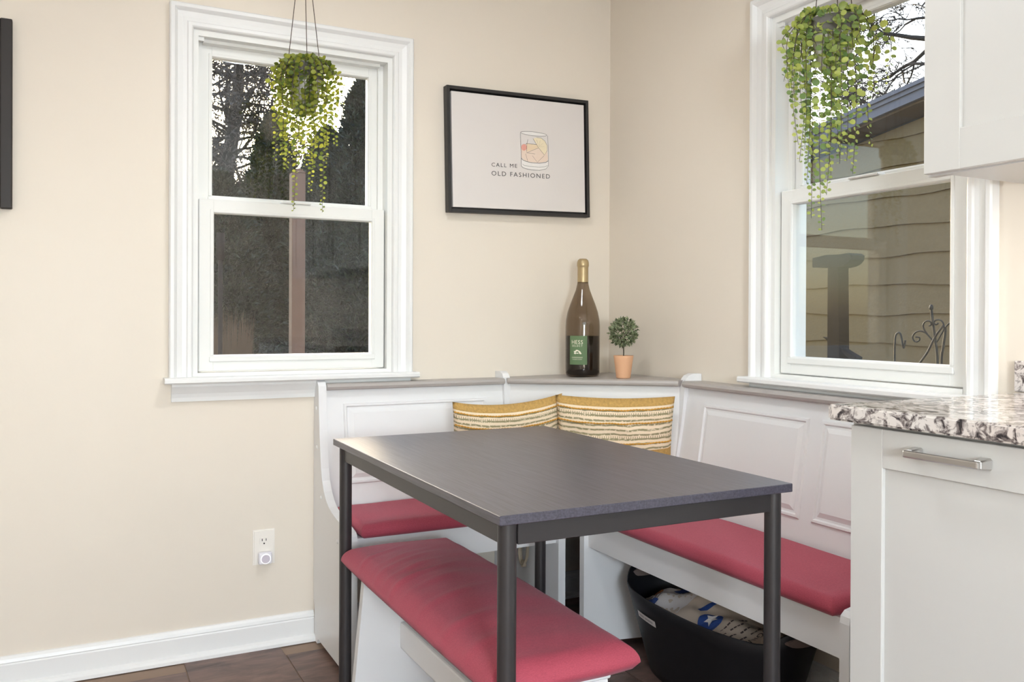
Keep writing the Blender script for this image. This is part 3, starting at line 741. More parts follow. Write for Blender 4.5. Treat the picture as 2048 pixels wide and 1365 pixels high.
bm = nb(); box(bm, (PX0+ins, -.031, PZ0+ins), (PX1-ins, -.010, PZ1-ins), .001, 1, PF); CV = mk('canvas', bm, M['canvas'], PIC)
yk = [-.0314]
def decal(name, me, m, fn):
    map_mesh(me, fn); return mkm(name, me, m, CV)
def poly_decal(name, pts, m, lift=0):
    bm = nb(); bm.faces.new([bm.verts.new(PF(x, -.0314-lift, z)) for x, z in pts]); bmesh.ops.triangulate(bm, faces=bm.faces[:])
    o = mk(name, bm, m, CV); return o
# map photo pixels of the print to the canvas plane
def onY(px, py, Y):
    d = F2 + R3*((px-1024)/FPX) - U3*((py-CY)/FPX); k = (Y-CAM.y)/d.y; return CAM + d*k
def cpx(zx, zy):            # coordinates read off an enlarged view of the print
    p = onY(950+zx/9.75, 240+zy/9.75, -.0314); return (p.x, p.z)
def unrot(x, z):
    dx, dz = x-pc.x, z-pc.z; return (pc.x+dx*math.cos(pa)+dz*math.sin(pa), pc.z-dx*math.sin(pa)+dz*math.cos(pa))
def line_decal(name, pts, w, m, lift=.0003):
    P = [Vector((x, z)) for x, z in pts]; bm = nb(); L_, R_ = [], []
    for i, p in enumerate(P):
        tt = (P[min(i+1, len(P)-1)]-P[max(i-1, 0)]).normalized(); nn = Vector((-tt.y, tt.x))*w/2
        a, b = p+nn, p-nn; L_.append(bm.verts.new((a.x, -.0314-lift, a.y))); R_.append(bm.verts.new((b.x, -.0314-lift, b.y)))
    for i in range(len(P)-1): bm.faces.new((L_[i], L_[i+1], R_[i+1], R_[i]))
    return mk(name, bm, m, CV)
def fill_px(name, zpts, m, lift):
    bm = nb(); bm.faces.new([bm.verts.new((x, -.0314-lift, z)) for x, z in (cpx(*q) for q in zpts)]); bmesh.ops.triangulate(bm, faces=bm.faces[:]); return mk(name, bm, m, CV)
M['pale'] = mat('print_white', srgb(232, 228, 224), .9)
M['peach'] = mat('print_peach', srgb(232, 211, 194), .9, var=.05, vscale=60)
M['peach2'] = mat('print_amber', srgb(232, 209, 178), .9, var=.05, vscale=60)
M['cherry'] = mat('print_cherry', srgb(225, 162, 148), .9)
M['orange'] = mat('print_orange', srgb(235, 221, 190), .9)
def ell(cx, cy, rx, ry, a0, a1, n, tilt=0):
    return [(cx+rx*math.cos(a0+(a1-a0)*i/n)+0, cy+ry*math.sin(a0+(a1-a0)*i/n)+tilt*(rx*math.cos(a0+(a1-a0)*i/n))) for i in range(n+1)]
tau = 2*math.pi
fill_px('liquid', [(900, 570), (1010, 455), (1200, 480), (1400, 560), (1425, 760), (1400, 815), (1250, 838), (1080, 825), (960, 790), (908, 730)], M['peach'], .0001)
fill_px('ice_cube', [(1012, 458), (1200, 485), (1235, 550), (1010, 620)], M['peach2'], .0002)
fill_px('orange_slice', [(1135, 365), (1200, 345), (1290, 355), (1360, 410), (1405, 500), (1405, 600), (1355, 685), (1240, 545)], M['orange'], .0003)
fill_px('cherry', ell(955, 535, 55, 64, 0, tau, 24), M['cherry'], .0003)
fill_px('glass_base', [(905, 770), (960, 800), (1080, 832), (1250, 845), (1430, 815), (1435, 910), (1380, 960), (1260, 985), (1100, 975), (960, 935), (905, 890)], M['pale'], .0001)
fill_px('glass_rim', ell(1140, 272, 248, 34, 0, tau, 30, .10), M['pale'], .0001)
lw = .0012
for zp, w in (((ell(1145, 272, 255, 38, 0, tau, 40, .11)), lw), ([(885, 250), (888, 400), (900, 620), (902, 900), (930, 930), (1000, 955), (1100, 975), (1260, 985), (1380, 958), (1430, 900), (1432, 640), (1415, 310)], lw),
              ([(898, 740), (930, 780), (1010, 815), (1120, 838), (1250, 845), (1380, 830), (1425, 800)], lw*1.3), ([(925, 860), (960, 890), (1060, 905), (1250, 922), (1360, 915), (1420, 890)], lw*.8),
              ([(1130, 365), (1240, 545), (1355, 688), (1405, 600), (1405, 500), (1360, 410), (1290, 355), (1200, 345)], lw*.9), ([(1012, 458), (1200, 485)], lw), ([(1012, 458), (1008, 620)], lw*.8),
              ([(1010, 640), (1235, 548)], lw*.7), ([(1000, 640), (1170, 665)], lw*.7), ([(985, 660), (1030, 810)], lw*.7), ([(1120, 700), (1215, 830), (1345, 700)], lw*.7),
              ([(1250, 530), (1200, 390)], lw*.6), ([(1250, 520), (1270, 400)], lw*.6), ([(1255, 520), (1330, 450)], lw*.6), ([(1260, 530), (1360, 520)], lw*.6),
              ([(975, 490), (1015, 450), (1030, 380)], lw*.9)):
    line_decal('drawn_line', [cpx(*q) for q in zp], w, M['ink'])
def text_on_print(s, x0, y0, x1, y1, hpx, m):
    me = text_mesh(s, 1.0, 'LEFT', 1.25)
    xs = [v.co.x for v in me.vertices]; ys = [v.co.y for v in me.vertices]
    mnx, mxx, mny, mxy = min(xs), max(xs), min(ys), max(ys)
    A = Vector(cpx(x0, y0)); B = Vector(cpx(x1, y1)); C = Vector(cpx(x0, y0-hpx)); ux = (B-A); vx = (C-A)
    def fn(x, y):
        p = A + ux*((x-mnx)/(mxx-mnx)) + vx*((y-mny)/(mxy-mny)); return (p.x, -.0318, p.y)
    map_mesh(me, fn); return mkm('lettering', me, m, CV)
text_on_print('CALL ME', 322, 908, 820, 936, 75, M['ink'])
text_on_print('OLD FASHIONED', 322, 1082, 1460, 1148, 88, M['ink'])

# dark wall board at the left edge of the view
WB = thing('wall_board', (-2.3, -.02, 1.41), 'dark brown wall board hanging at the far left', 'wall board')
bm = nb(); box(bm, (-2.52, -.016, 1.42), (-2.10, -.003, 1.955)); mk('panel', bm, M['board'], WB)
for lo, hi in (((-2.53, -.030, 1.411), (-2.50, -.003, 1.963)), ((-2.124, -.030, 1.411), (-2.094, -.003, 1.963)), ((-2.50, -.030, 1.411), (-2.124, -.003, 1.441)), ((-2.50, -.030, 1.933), (-2.124, -.003, 1.963))):
    bm = nb(); box(bm, lo, hi, .002); mk('frame_bar', bm, M['board'], WB)

# outlet and plug-in light
OC = Vector((-1.3665, 0, .333))
OT = thing('wall_outlet', (OC.x, -.004, .275), 'white duplex wall outlet beside the short bench', 'outlet')
bm = nb(); b2 = nb(); box(b2, (OC.x-.0355, -.0065, .275), (OC.x+.0355, 0, .391)); bmesh.ops.bevel(b2, geom=[e for e in b2.edges if all(v.co.y < -.005 for v in e.verts)], offset=.004, segments=2, affect='EDGES'); merge(bm, b2); mk('face_plate', bm, M['plastic'], OT)
for zc in (.353, .308):
    bm = nb(); pts = [(OC.x+.0172*max(-.86, min(.86, math.cos(a)))*1.0, zc+.0172*max(-.72, min(.72, math.sin(a)))) for a in [tau*k/40 for k in range(40)]]
    prism(bm, pts, -.0085, -.006, 1); rc = mk('receptacle', bm, M['plastic'], OT)
    for sx in (-.0063, .0063):
        bm = nb(); box(bm, (OC.x+sx-.0011, -.0088, zc+.0005), (OC.x+sx+.0011, -.0082, zc+.0085)); mk('slot', bm, M['slot'], rc)
    bm = nb(); prism(bm, [(OC.x+.0026*math.cos(a), zc-.0075+.0026*math.sin(a)) for a in [tau*k/14 for k in range(14)]], -.0088, -.0082, 1); mk('ground_hole', bm, M['slot'], rc)
PL = thing('plug_in_night_light', (OC.x+.002, -.02, .279), 'small white plug-in with round button in the lower socket', 'night light')
bm = nb(); box(bm, (OC.x-.021, -.030, .280), (OC.x+.023, -.0088, .320), .006, 3); mk('body', bm, M['plug'], PL)
bm = nb(); cxx = OC.x+.001
def ringy(r, y): return [(cxx+r*math.cos(tau*k/32), y, .299+r*math.sin(tau*k/32)) for k in range(32)]
R_ = [[bm.verts.new(p) for p in ringy(r, y)] for r, y in ((.0165, -.0295), (.0165, -.0325), (.0140, -.0325), (.0140, -.0295))]
for a, b in zip(R_, R_[1:]):
    for k in range(32): bm.faces.new((a[k], a[(k+1) % 32], b[(k+1) % 32], b[k]))
mk('ring', bm, M['ringglow'], PL)
bm = nb(); prism(bm, [(p[0], p[2]) for p in ringy(.0138, 0)], -.0335, -.0295, 1); mk('button', bm, mat('button_lilac', srgb(212, 204, 214), .3), PL)

# ------------------------------------------------------------------ kitchen run
yE = -1.724
def shaker(t, x, y0, y1, z0, z1, st, name='door'):
    """door in the plane x, opening towards -x; y0 > y1"""
    bm = nb(); xf = x-.020
    box(bm, (xf, y0-st, z0), (x, y0, z1), .0012); box(bm, (xf, y1, z0), (x, y1+st, z1), .0012)
    box(bm, (xf, y1+st-.0004, z0), (x, y0-st+.0004, z0+st), .0012); box(bm, (xf, y1+st-.0004, z1-st), (x, y0-st+.0004, z1), .0012)
    d = mk(name, bm, M['cab'], t)
    bm = nb(); box(bm, (x-.012, y1+st-.002, z0+st-.002), (x-.004, y0-st+.002, z1-st+.002)); mk('door_panel', bm, M['cab'], d)
    return d
def pull(d, y, z, x, horizontal=True, L=.128):
    bm = nb()
    prof = []
    b2 = nb()
    n = 10
    for sgn in (-1, 1):
        yy = y+sgn*L/2
        b = nb(); box(b, (x-.026, yy-.007, z-.007), (x, yy+.007, z+.007), .002)
        for v in b.verts:
            if v.co.x > x-.006: v.co.y = yy+(v.co.y-yy)*1.55; v.co.z = z+(v.co.z-z)*1.45
        merge(b2, b)
    b = nb(); box(b, (x-.034, y-L/2-.007, z-.0065), (x-.024, y+L/2+.007, z+.0065), .0028, 2)
    merge(b2, b)
    merge(bm, b2, ID if horizontal else (lambda X, Y, Z: (X, y+(Z-z), z+(Y-y))))
    return mk('pull_handle', bm, M['nickel'], d, label='brushed nickel bar pull')
units = [(-1.748, -2.205), (-2.205, -2.81), (-2.81, -3.41), (-3.41, -4.0)]
names = ['white base cabinet with pull-out door beside the long bench', 'white base cabinet, second from the bench end', 'white base cabinet, third from the bench end', 'white base cabinet, last from the bench end']
for i, (a, b) in enumerate(units):
    t = thing('base_cabinet', (-.30, (a+b)/2, 0), names[i], 'cabinet', 'base cabinets')
    bm = nb(); box(bm, (-.590, b+.0005, .10), (-.022, a-.0005, .9045)); mk('body', bm, M['cab'], t)
    bm = nb(); box(bm, (-.53, b+.0005, 0), (-.03, a-.0005, .0995)); mk('toe_kick', bm, M['cab'], t)
    d = shaker(t, -.5905, a-.012, b+.006, .125, .897, .072)
    if i == 0: pull(d, -1.972, .864, -.6105)
    else: pull(d, a-.05, .70, -.6105, False)
bm = nb(); b2 = nb(); box(b2, (-.635, -4.02, .905), (-.0005, yE, .935)); bmesh.ops.bevel(b2, geom=b2.edges[:], offset=.004, segments=3, affect='EDGES'); merge(bm, b2)
CT = mk('countertop', bm, M['granite'], label='speckled granite countertop over the base cabinets', cat='countertop')
bm = nb(); box(bm, (-.020, -4.02, .9355), (-.0005, -1.700, 1.006), .002); mk('granite_backsplash', bm, M['granite'], label='low granite backsplash strip behind the countertop', cat='backsplash')
wu = [(-1.705, -2.31), (-2.31, -2.92), (-2.92, -3.46), (-3.46, -4.0)]
wn = ['white wall cabinet beside the right window', 'white wall cabinet, second from the right window', 'white wall cabinet, third from the right window', 'white wall cabinet, last from the right window']
for i, (a, b) in enumerate(wu):
    t = thing('wall_cabinet', (-.16, (a+b)/2, 1.405), wn[i], 'cabinet', 'wall cabinets')
    bm = nb(); box(bm, (-.322, b+.0005, 1.412), (-.001, a-.0005, 2.32)); mk('body', bm, M['cab'], t)
    bm = nb(); box(bm, (-.322, b+.0005, 1.402), (-.300, a-.0005, 1.412)); mk('light_rail', bm, M['cab'], t)
    shaker(t, -.3225, a-.004, b+.004, 1.405, 2.31, .083)
ul = thing('under_cabinet_light', (-.14, -2.2, 1.395), 'slim white under-cabinet light bar above the countertop', 'light bar')
bm = nb(); box(bm, (-.16, -2.45, 1.398), (-.12, -1.96, 1.4118), .003); mk('housing', bm, M['ledtrim'], ul)
bm = nb(); box(bm, (-.155, -2.44, 1.3955), (-.125, -1.97, 1.3985)); mk('diffuser', bm, M['led'], ul)
l = bpy.data.lights.new('under_cabinet_glow', 'AREA'); l.shape = 'RECTANGLE'; l.size = .03; l.size_y = .46; l.energy = 2.5; l.color = (1, .96, .92)
o = bpy.data.objects.new('under_cabinet_glow', l); COL.objects.link(o); o.location = (-.14, -2.2, 1.393); adopt(o, ul)

# ------------------------------------------------------------------ bottle on the corner shelf
SZ = .8803
BC = (-.222, -.157, SZ)
BT = thing('wine_bottle', BC, 'oversized amber wine bottle with gold foil neck and green label', 'bottle')
prof = [(0, .004), (.050, 0), (.060, .003), (.0640, .012), (.0645, .03), (.0645, .19), (.063, .212), (.057, .242), (.047, .272), (.036, .300), (.0265, .325), (.0215, .345), (.0195, .362), (.0190, .40)]
bm = nb(); lathe(bm, prof, BC, 48); mk('glass_body', bm, M['bottle'], BT)
bm = nb(); lathe(bm, [(0, .008), (.055, .006), (.0618, .014), (.0622, .03), (.0622, .152), (0, .152)], BC, 40); mk('wine', bm, M['wine'], BT)
bm = nb(); lathe(bm, [(.0203, .352), (.0206, .36), (.0205, .408), (.0212, .412), (.0222, .414), (.0225, .420), (.0222, .428), (.0195, .437), (.013, .442), (0, .443)], BC, 40); mk('foil_capsule', bm, M['gold'], BT)
aim = math.atan2(CAM.y-BC[1], CAM.x-BC[0]) - .27      # label is turned a little to the left
def onb(x, z, r=.0650): return (BC[0]+r*math.cos(aim+x/.0645), BC[1]+r*math.sin(aim+x/.0645), SZ+z)
bm = nb(); hw = .0345; n = 16; A = [bm.verts.new(onb(-hw+2*hw*i/n, .046)) for i in range(n+1)]; B = [bm.verts.new(onb(-hw+2*hw*i/n, .153)) for i in range(n+1)]
for i in range(n): f = bm.faces.new((A[i], A[i+1], B[i+1], B[i])); f.smooth = True
LB = mk('paper_label', bm, M['labelg'], BT, label='green paper label')
def btext(s, z, h, wdt, sp=1.1):
    me = text_mesh(s, 1.0, 'LEFT', sp)
    b = nb(); b.from_mesh(me); bmesh.ops.triangulate(b, faces=b.faces[:]); b.to_mesh(me); b.free()
    xs = [v.co.x for v in me.vertices]; ys = [v.co.y for v in me.vertices]; mnx, mxx, mny, mxy = min(xs), max(xs), min(ys), max(ys)
    map_mesh(me, lambda x, y: onb(((x-mnx)/(mxx-mnx)-.5)*wdt-.003, z+(y-mny)/(mxy-mny)*h, .0655)); mkm('lettering', me, M['cream'], LB)
btext('HESS', .1225, .0145, .043); btext('SELECT', .1125, .0070, .041, 1.3)
btext('CHARDONNAY', .0700, .0052, .042, 1.15); btext('MONTEREY COUNTY', .0638, .0034, .037); 
# running-animal emblem
sil = [(-.014, .001), (-.010, .0), (-.0095, .004), (-.004, .0045), (-.001, .001), (.003, .001), (.002, .004), (.007, .005), (.012, .000), (.0155, .001), (.0125, .005), (.011, .009), (.006, .0125), (.001, .0150), (-.003, .0160), (-.007, .0145), (-.009, .0115), (-.0145, .0105), (-.015, .0075), (-.011, .0065), (-.014, .004)]
bm = nb(); bm.faces.new([bm.verts.new(onb(x-.001, .0855+z, .0655)) for x, z in sil]); bmesh.ops.triangulate(bm, faces=bm.faces[:]); mk('emblem', bm, M['cream'], LB)

# ------------------------------------------------------------------ topiary
TC = (-.162, -.340, SZ+.0027)
TP = thing('potted_topiary', TC, 'small round topiary in a terracotta pot on the corner shelf', 'plant')
bm = nb(); lathe(bm, [(0, 0), (.0245, 0), (.0255, .002), (.034, .068), (.0360, .080), (.0355, .0815), (.033, .0815), (.032, .070), (0, .070)], TC, 40); mk('pot', bm, M['terra'], TP)
bm = nb(); lathe(bm, [(0, .0702), (.031, .0702), (.030, .074), (0, .076)], TC, 24); mk('soil', bm, M['stem'], TP)
bm = nb(); tube(bm, [(TC[0], TC[1], TC[2]+.07), (TC[0]+.001, TC[1], TC[2]+.09), (TC[0], TC[1], TC[2]+.125)], .0022, 8); mk('stem', bm, M['stem'], TP)
def leaf_cloud(pts, nrm, L, W, rs):
    """numpy: a bent diamond leaf at every point"""
    n = len(pts); t = rs.normal(size=(n, 3)); nrm = nrm/np.linalg.norm(nrm, axis=1, keepdims=True)
    d = nrm*.75 + t*.45; d /= np.linalg.norm(d, axis=1, keepdims=True)
    s = np.cross(d, rs.normal(size=(n, 3))); s /= np.linalg.norm(s, axis=1, keepdims=True)
    k = np.cross(d, s); Ls = (L*rs.uniform(.7, 1.25, n))[:, None]; Ws = (W*rs.uniform(.7, 1.25, n))[:, None]
    v = np.stack([pts, pts+d*Ls*.45+s*Ws, pts+d*Ls-k*Ls*.12, pts+d*Ls*.45-s*Ws, pts+d*Ls*.5+k*Ls*.10], 1).reshape(-1, 3)
    b = np.arange(n)[:, None]*5
    f = np.concatenate([b+[0, 1, 4], b+[1, 2, 4], b+[2, 3, 4], b+[3, 0, 4]], 0)
    me = bpy.data.meshes.new('foliage'); me.from_pydata(v.tolist(), [], f.tolist()); me.update(); return me
n = 620; dirs = rng.normal(size=(n, 3)); dirs /= np.linalg.norm(dirs, axis=1, keepdims=True)
cc = np.array([TC[0], TC[1], TC[2]+.165]); rad = .047*rng.uniform(.55, 1.0, n)**.5
me = leaf_cloud(cc+dirs*rad[:, None], dirs, .015, .0046, rng); mkm('foliage', me, M['topi'], TP, kind='stuff')
bm = nb(); 
for k in range(26):
    dd = Vector(rng.normal(size=3)).normalized(); p0 = Vector((TC[0], TC[1], TC[2]+.125)); p2 = Vector(cc)+dd*.045
    tube(bm, [p0, (p0+p2)/2+Vector((0, 0, .012)), p2], [.0012, .0009, .0006], 4)
mk('twigs', bm, M['stem'], TP)

# ------------------------------------------------------------------ pillows
def pillow(name, c, yaw, lean, w, hgt, thick, label, sag=0.0, tw=0.0):
    N_ = 36; bm = nb(); uvl = bm.loops.layers.uv.new('UVMap')
    ca, sa = math.cos(yaw), math.sin(yaw)
    def P(u, v, s):
        e = (1-u*u)*(1-v*v); pin = 1-.07*(1-abs(v))*0
        X = u*w/2*(1-.055*(1-v*v)); Z = v*hgt/2*(1-.050*(1-u*u)*(1 if v > 0 else .6))
        # rounded square outline with pointed corners
        Y = s*thick/2*(max(e, 0)**.42)
        Y += .004*math.sin(9*u+5*v)*e + .003*math.sin(21*v+3*u)*e
        Z += sag*(u*u-.45)*(.5+.5*v) + tw*u*(.5+.5*v)
        Z2 = Z*math.cos(lean)-Y*math.sin(lean); Y2 = Y*math.cos(lean)+Z*math.sin(lean)
        return (c[0]+X*ca-Y2*sa, c[1]+X*sa+Y2*ca, c[2]+Z2)
    grids = []
    for s in (-1, 1):
        grids.append([[bm.verts.new(P(-1+2*i/N_, -1+2*j/N_, s)) for i in range(N_+1)] for j in range(N_+1)])
    for gi, G in enumerate(grids):
        for j in range(N_):
            for i in range(N_):
                vs = [G[j][i], G[j][i+1], G[j+1][i+1], G[j+1][i]]
                uv = [(i/N_, j/N_), ((i+1)/N_, j/N_), ((i+1)/N_, (j+1)/N_), (i/N_, (j+1)/N_)]
                if gi: vs, uv = vs[::-1], uv[::-1]
                f = bm.faces.new(vs); f.smooth = True
                for lp, q in zip(f.loops, uv): lp[uvl].uv = q
    bmesh.ops.remove_doubles(bm, verts=bm.verts[:], dist=1e-5)
    t = thing(name, (c[0], c[1], c[2]-hgt/2), label, 'pillow', 'striped throw pillows')
    mk('cover', bm, M['pillow'], t, smooth=True)
    for vv in (.915, .80, .62, .38, .2, .085):
        v = vv*2-1; bm = nb(); pts = [Vector(P(-.985+1.97*i/120, v+.004*math.sin(i*.25), -1.02)) for i in range(121)]
        tube(bm, pts, [.0026+.0011*math.sin(i*2.0) for i in range(121)], 6); mk('cord_trim', bm, M['rope'], t)
    return t
pillow('throw_pillow', (-.268, -.443, .640), math.atan2(-.42, .50)+.12, -.16, .405, .395, .125, 'striped mustard and cream pillow, the right of the two in the corner')
pillow('throw_pillow', (-.597, -.262, .628), -.24, -.16, .385, .385, .12, 'striped mustard and cream pillow, the left of the two, slumped corner up', sag=.014, tw=.012)

# ------------------------------------------------------------------ hanging plants
leafbm = nb()
nseg = 8
rim = [leafbm.verts.new((math.sin(tau*k/nseg)*.46, .02+.5-.5*math.cos(tau*k/nseg), .10*abs(math.sin(tau*k/nseg)))) for k in range(nseg)]
ctr = leafbm.verts.new((0, .52, -.06))
for k in range(nseg): f = leafbm.faces.new((rim[k], rim[(k+1) % nseg], ctr)); f.smooth = True
leafme = bpy.data.meshes.new('leaf'); leafbm.to_mesh(leafme); leafbm.free()
leafme2 = leafme.copy(); leafme.materials.append(M['leaf']); leafme2.materials.append(M['leafb'])

def hanging_plant(c, ztop, zbot, hook, vines, lsz, lm, label, seed, wires):
    rs = random.Random(seed)
    t = thing('hanging_plant', (c[0], c[1], zbot), label, 'plant')
    H = ztop-zbot; r = .058
    bm = nb(); lathe(bm, [(0, 0), (.028, .001), (.036, .010), (.046, H*.35), (.054, H*.68), (.0565, H*.70), (r, H), (r-.004, H), (.052, H*.72), (.040, H*.3), (0, .012)], (c[0], c[1], zbot), 40); pot = mk('pot', bm, M['potw'], t)
    bm = nb(); lathe(bm, [(.0572, H*.66), (.0590, H*.67), (.0612, H*.97), (.0596, H*.97)], (c[0], c[1], zbot), 40); mk('rim_band', bm, M['potrim'], pot)
    bm = nb(); lathe(bm, [(0, H*.86), (.052, H*.86), (.045, H*.93), (0, H*.97)], (c[0], c[1], zbot), 24); mk('moss', bm, M['stem'], pot)
    for (du, dd) in wires:
        p = Vector((c[0], c[1], ztop-.004)) + rgt*du + fwd*dd
        bm = nb(); tube(bm, [p, p.lerp(hook, .5), Vector(hook)], .0012, 6); mk('hanger_wire', bm, M['cordw'], t)
    bm = nb(); tube(bm, catmull([(hook[0], hook[1], RZ1), (hook[0], hook[1], hook[2]+.035), (hook[0]+.012, hook[1], hook[2]+.015), (hook[0], hook[1], hook[2]-.002), (hook[0]-.012, hook[1], hook[2]+.014)], 6), .002, 8); mk('ceiling_hook', bm, M['iron'], t)
    cand = []; small = []
    for vi, (dx, ze, dep) in enumerate(vines):
        P0 = Vector((c[0], c[1], ztop-.008)) + rgt*(dx*.25+rs.uniform(-.008, .008)) + fwd*(dep*.3)
        end = Vector((c[0], c[1], ze)) + rgt*dx + fwd*dep
        rimdir = (rgt*dx + fwd*dep); rl = max(rimdir.length, 1e-4); rimp = Vector((c[0], c[1], ztop+.012)) + rimdir/rl*min(.062, max(.05, rl*.7))
        mid = Vector((c[0], c[1], ztop-.05)) + rimdir*(.95+rs.uniform(0, .1)) + rgt*rs.uniform(-.006, .006)
        low = mid.lerp(end, .5) + rgt*rs.uniform(-.012, .012) + fwd*rs.uniform(-.008, .008)
        if ze > ztop-.08: pts = catmull([P0, rimp, end], 6)
        else: pts = catmull([P0, rimp, mid, low, end], 7)
        bm = nb(); tube(bm, pts, [.0013-.0007*i/len(pts) for i in range(len(pts))], 5); vine = mk('vine', bm, M['stem'], t)
        L = sum((a-b).length for a, b in zip(pts, pts[1:])); s = .012; k = 0; acc = 0; i = 0
        step = lsz*.52
        pos = [0]
        for a, b in zip(pts, pts[1:]): pos.append(pos[-1]+(b-a).length)
        while s < L:
            while i < len(pos)-2 and pos[i+1] < s: i += 1
            f = (s-pos[i])/max(1e-6, pos[i+1]-pos[i]); p = pts[i].lerp(pts[i+1], f); tan = (pts[i+1]-pts[i]).normalized()
            q = s/L; size = (lsz if q < .6 else lsz*(1-(q-.6)/.4*.55))*rs.uniform(.72, 1.12)
            side = rgt*(1 if k % 2 else -1) + fwd*rs.uniform(-1.1, .8)
            side = (side - tan*side.dot(tan)).normalized()
            y = (side + tan*rs.uniform(-.1, .5) + Vector((0, 0, rs.uniform(-.1, .35)))).normalized()
            nz = (-fwd*.8 + Vector((rs.uniform(-.7, .7), rs.uniform(-.7, .7), rs.uniform(-.2, .8)))).normalized()
            x = y.cross(nz).normalized(); z = x.cross(y)
            cand.append((size, vine, p + y*.001, x, y, z)); s += step*(.55+.6*size/lsz); k += 1
    cand.sort(key=lambda q: -q[0]*(1.15 if q[2].dot(fwd) < Vector((c[0], c[1], 0)).dot(fwd) else 1))
    for n_, (size, vine, p, x, y, z) in enumerate(cand[:290]):
        o = bpy.data.objects.new('leaf', lm); COL.objects.link(o)
        Mx = Matrix((( x.x*size, y.x*size, z.x*size, p.x), (x.y*size, y.y*size, z.y*size, p.y), (x.z*size, y.z*size, z.z*size, p.z), (0, 0, 0, 1)))
        o.parent = vine; o.matrix_parent_inverse = Matrix.Translation(-wloc(vine)); o.matrix_basis = Mx
    rest = cand[290:]; vs = []; fs = []
    lv = [v.co.copy() for v in lm.vertices]; lf = [tuple(f.vertices) for f in lm.polygons]
    for size, vine, p, x, y, z in rest:
        b = len(vs)
        for v in lv: vs.append(tuple(p + (x*v.x+y*v.y+z*v.z)*size))
        for f in lf: fs.append(tuple(b+i for i in f))
    me = bpy.data.meshes.new('small_leaves'); me.from_pydata(vs, [], fs); me.update()
    for pl in me.polygons: pl.use_smooth = True
    mkm('small_leaves', me, lm.materials[0], t, kind='stuff')
    return t
def zat(py, depth): return CAM.z - (py-CY)/FPX*depth
vl = [(-62, 215), (-58, 330), (-55, 250), (-46, 300), (-38, 345), (-31, 330), (-23, 360), (-15, 325), (-9, 436), (-2, 345), (5, 330), (12, 352), (20, 335), (28, 355), (36, 434), (34, 310), (45, 300), (54, 262), (66, 238), (76, 218), (-30, 240), (-8, 250), (14, 255), (38, 230), (-48, 190), (50, 185), (-20, 180), (8, 175), (28, 175), (60, 300), (-42, 280), (2, 300), (-36, 200), (42, 215), (-52, 170), (58, 168), (24, 290), (-12, 290), (47, 340), (-26, 300), (18, 400), (70, 180)]
dl = 2.76; s_ = dl/FPX
random.seed(3)
hanging_plant((-1.279, -.18), zat(140, dl), zat(238, dl), Vector((-1.283, -.18, 2.355)),
              [(dx*s_, zat(ze, dl), (-.065+random.uniform(-.02, .02) if abs(dx) < 36 else random.uniform(-.05, .03))) for dx, ze in vl], .0165, leafme,
              'trailing green plant in a grey pot hanging before the left window', 5, [(-.054, 0), (.02, -.05), (.044, .03)])
vr = [(-97, 172), (-92, 192), (-80, 205), (-72, 300), (-60, 312), (-66, 332), (-50, 332), (-45, 372), (-40, 442), (-33, 470), (-25, 402), (-15, 362), (-20, 300), (-8, 345), (0, 330), (6, 300), (15, 335), (22, 362), (30, 245), (40, 170), (52, 152), (75, 298), (95, 180), (70, 205), (-55, 240), (-30, 250), (-10, 205), (10, 185), (-85, 150), (30, 120), (-45, 130), (0, 130), (-70, 220), (60, 170)]
dr = 2.245; s_ = dr/FPX
hanging_plant((-.2, -1.333), zat(48, dr), zat(152, dr), Vector((-.2, -1.333, 2.392)),
              [(dx*s_, zat(ze, dr), (-.062+random.uniform(-.02, .02) if abs(dx) < 40 else random.uniform(-.045, .03))) for dx, ze in vr], .0185, leafme2,
              'trailing green plant in a pale pot hanging before the right window', 9, [(-.048, 0), (-.008, -.05), (.055, .01)])

# ------------------------------------------------------------------ tub with the bag under the long bench
TX, TY = -.255, -.955
def tubz(th): 
    c = abs(math.cos(th)); return .256 + .045*max(0, (c-.80)/.20)**1.2
bm = nb(); n = 72; ring_o, ring_i = [], []
levels = [0, .12, .35, .6, .85, 1.0]
rows = []
def tp(th, q, inset=0):
    a = (.275+.085*q-inset); b = (.100+.062*q-inset); z = tubz(th)*q
    e = 2.4; cx_ = math.copysign(abs(math.cos(th))**(2/e), math.cos(th)); sx_ = math.copysign(abs(math.sin(th))**(2/e), math.sin(th))
    return (TX+b*sx_, TY+a*cx_, max(z, .001 if inset == 0 else .008))
for q in levels: rows.append([bm.verts.new(tp(tau*k/n, q)) for k in range(n)])
rows.append([bm.verts.new((lambda p: (p[0], p[1], p[2]+.004))(tp(tau*k/n, 1.0, .003))) for k in range(n)])
for q in levels[::-1]: rows.append([bm.verts.new(tp(tau*k/n, q, .007)) for k in range(n)])
hole = set()
for ri_, (a, b) in enumerate(zip(rows, rows[1:])):
    for k in range(n): f = bm.faces.new((a[k], a[(k+1) % n], b[(k+1) % n], b[k])); f.smooth = True
bm.faces.new(rows[0][::-1]); bm.faces.new(rows[-1])
TU = thing('storage_tub', (TX, TY, 0), 'black flexible storage tub on the floor under the long bench', 'tub')
mk('tub_wall', bm, M['tubm'], TU)
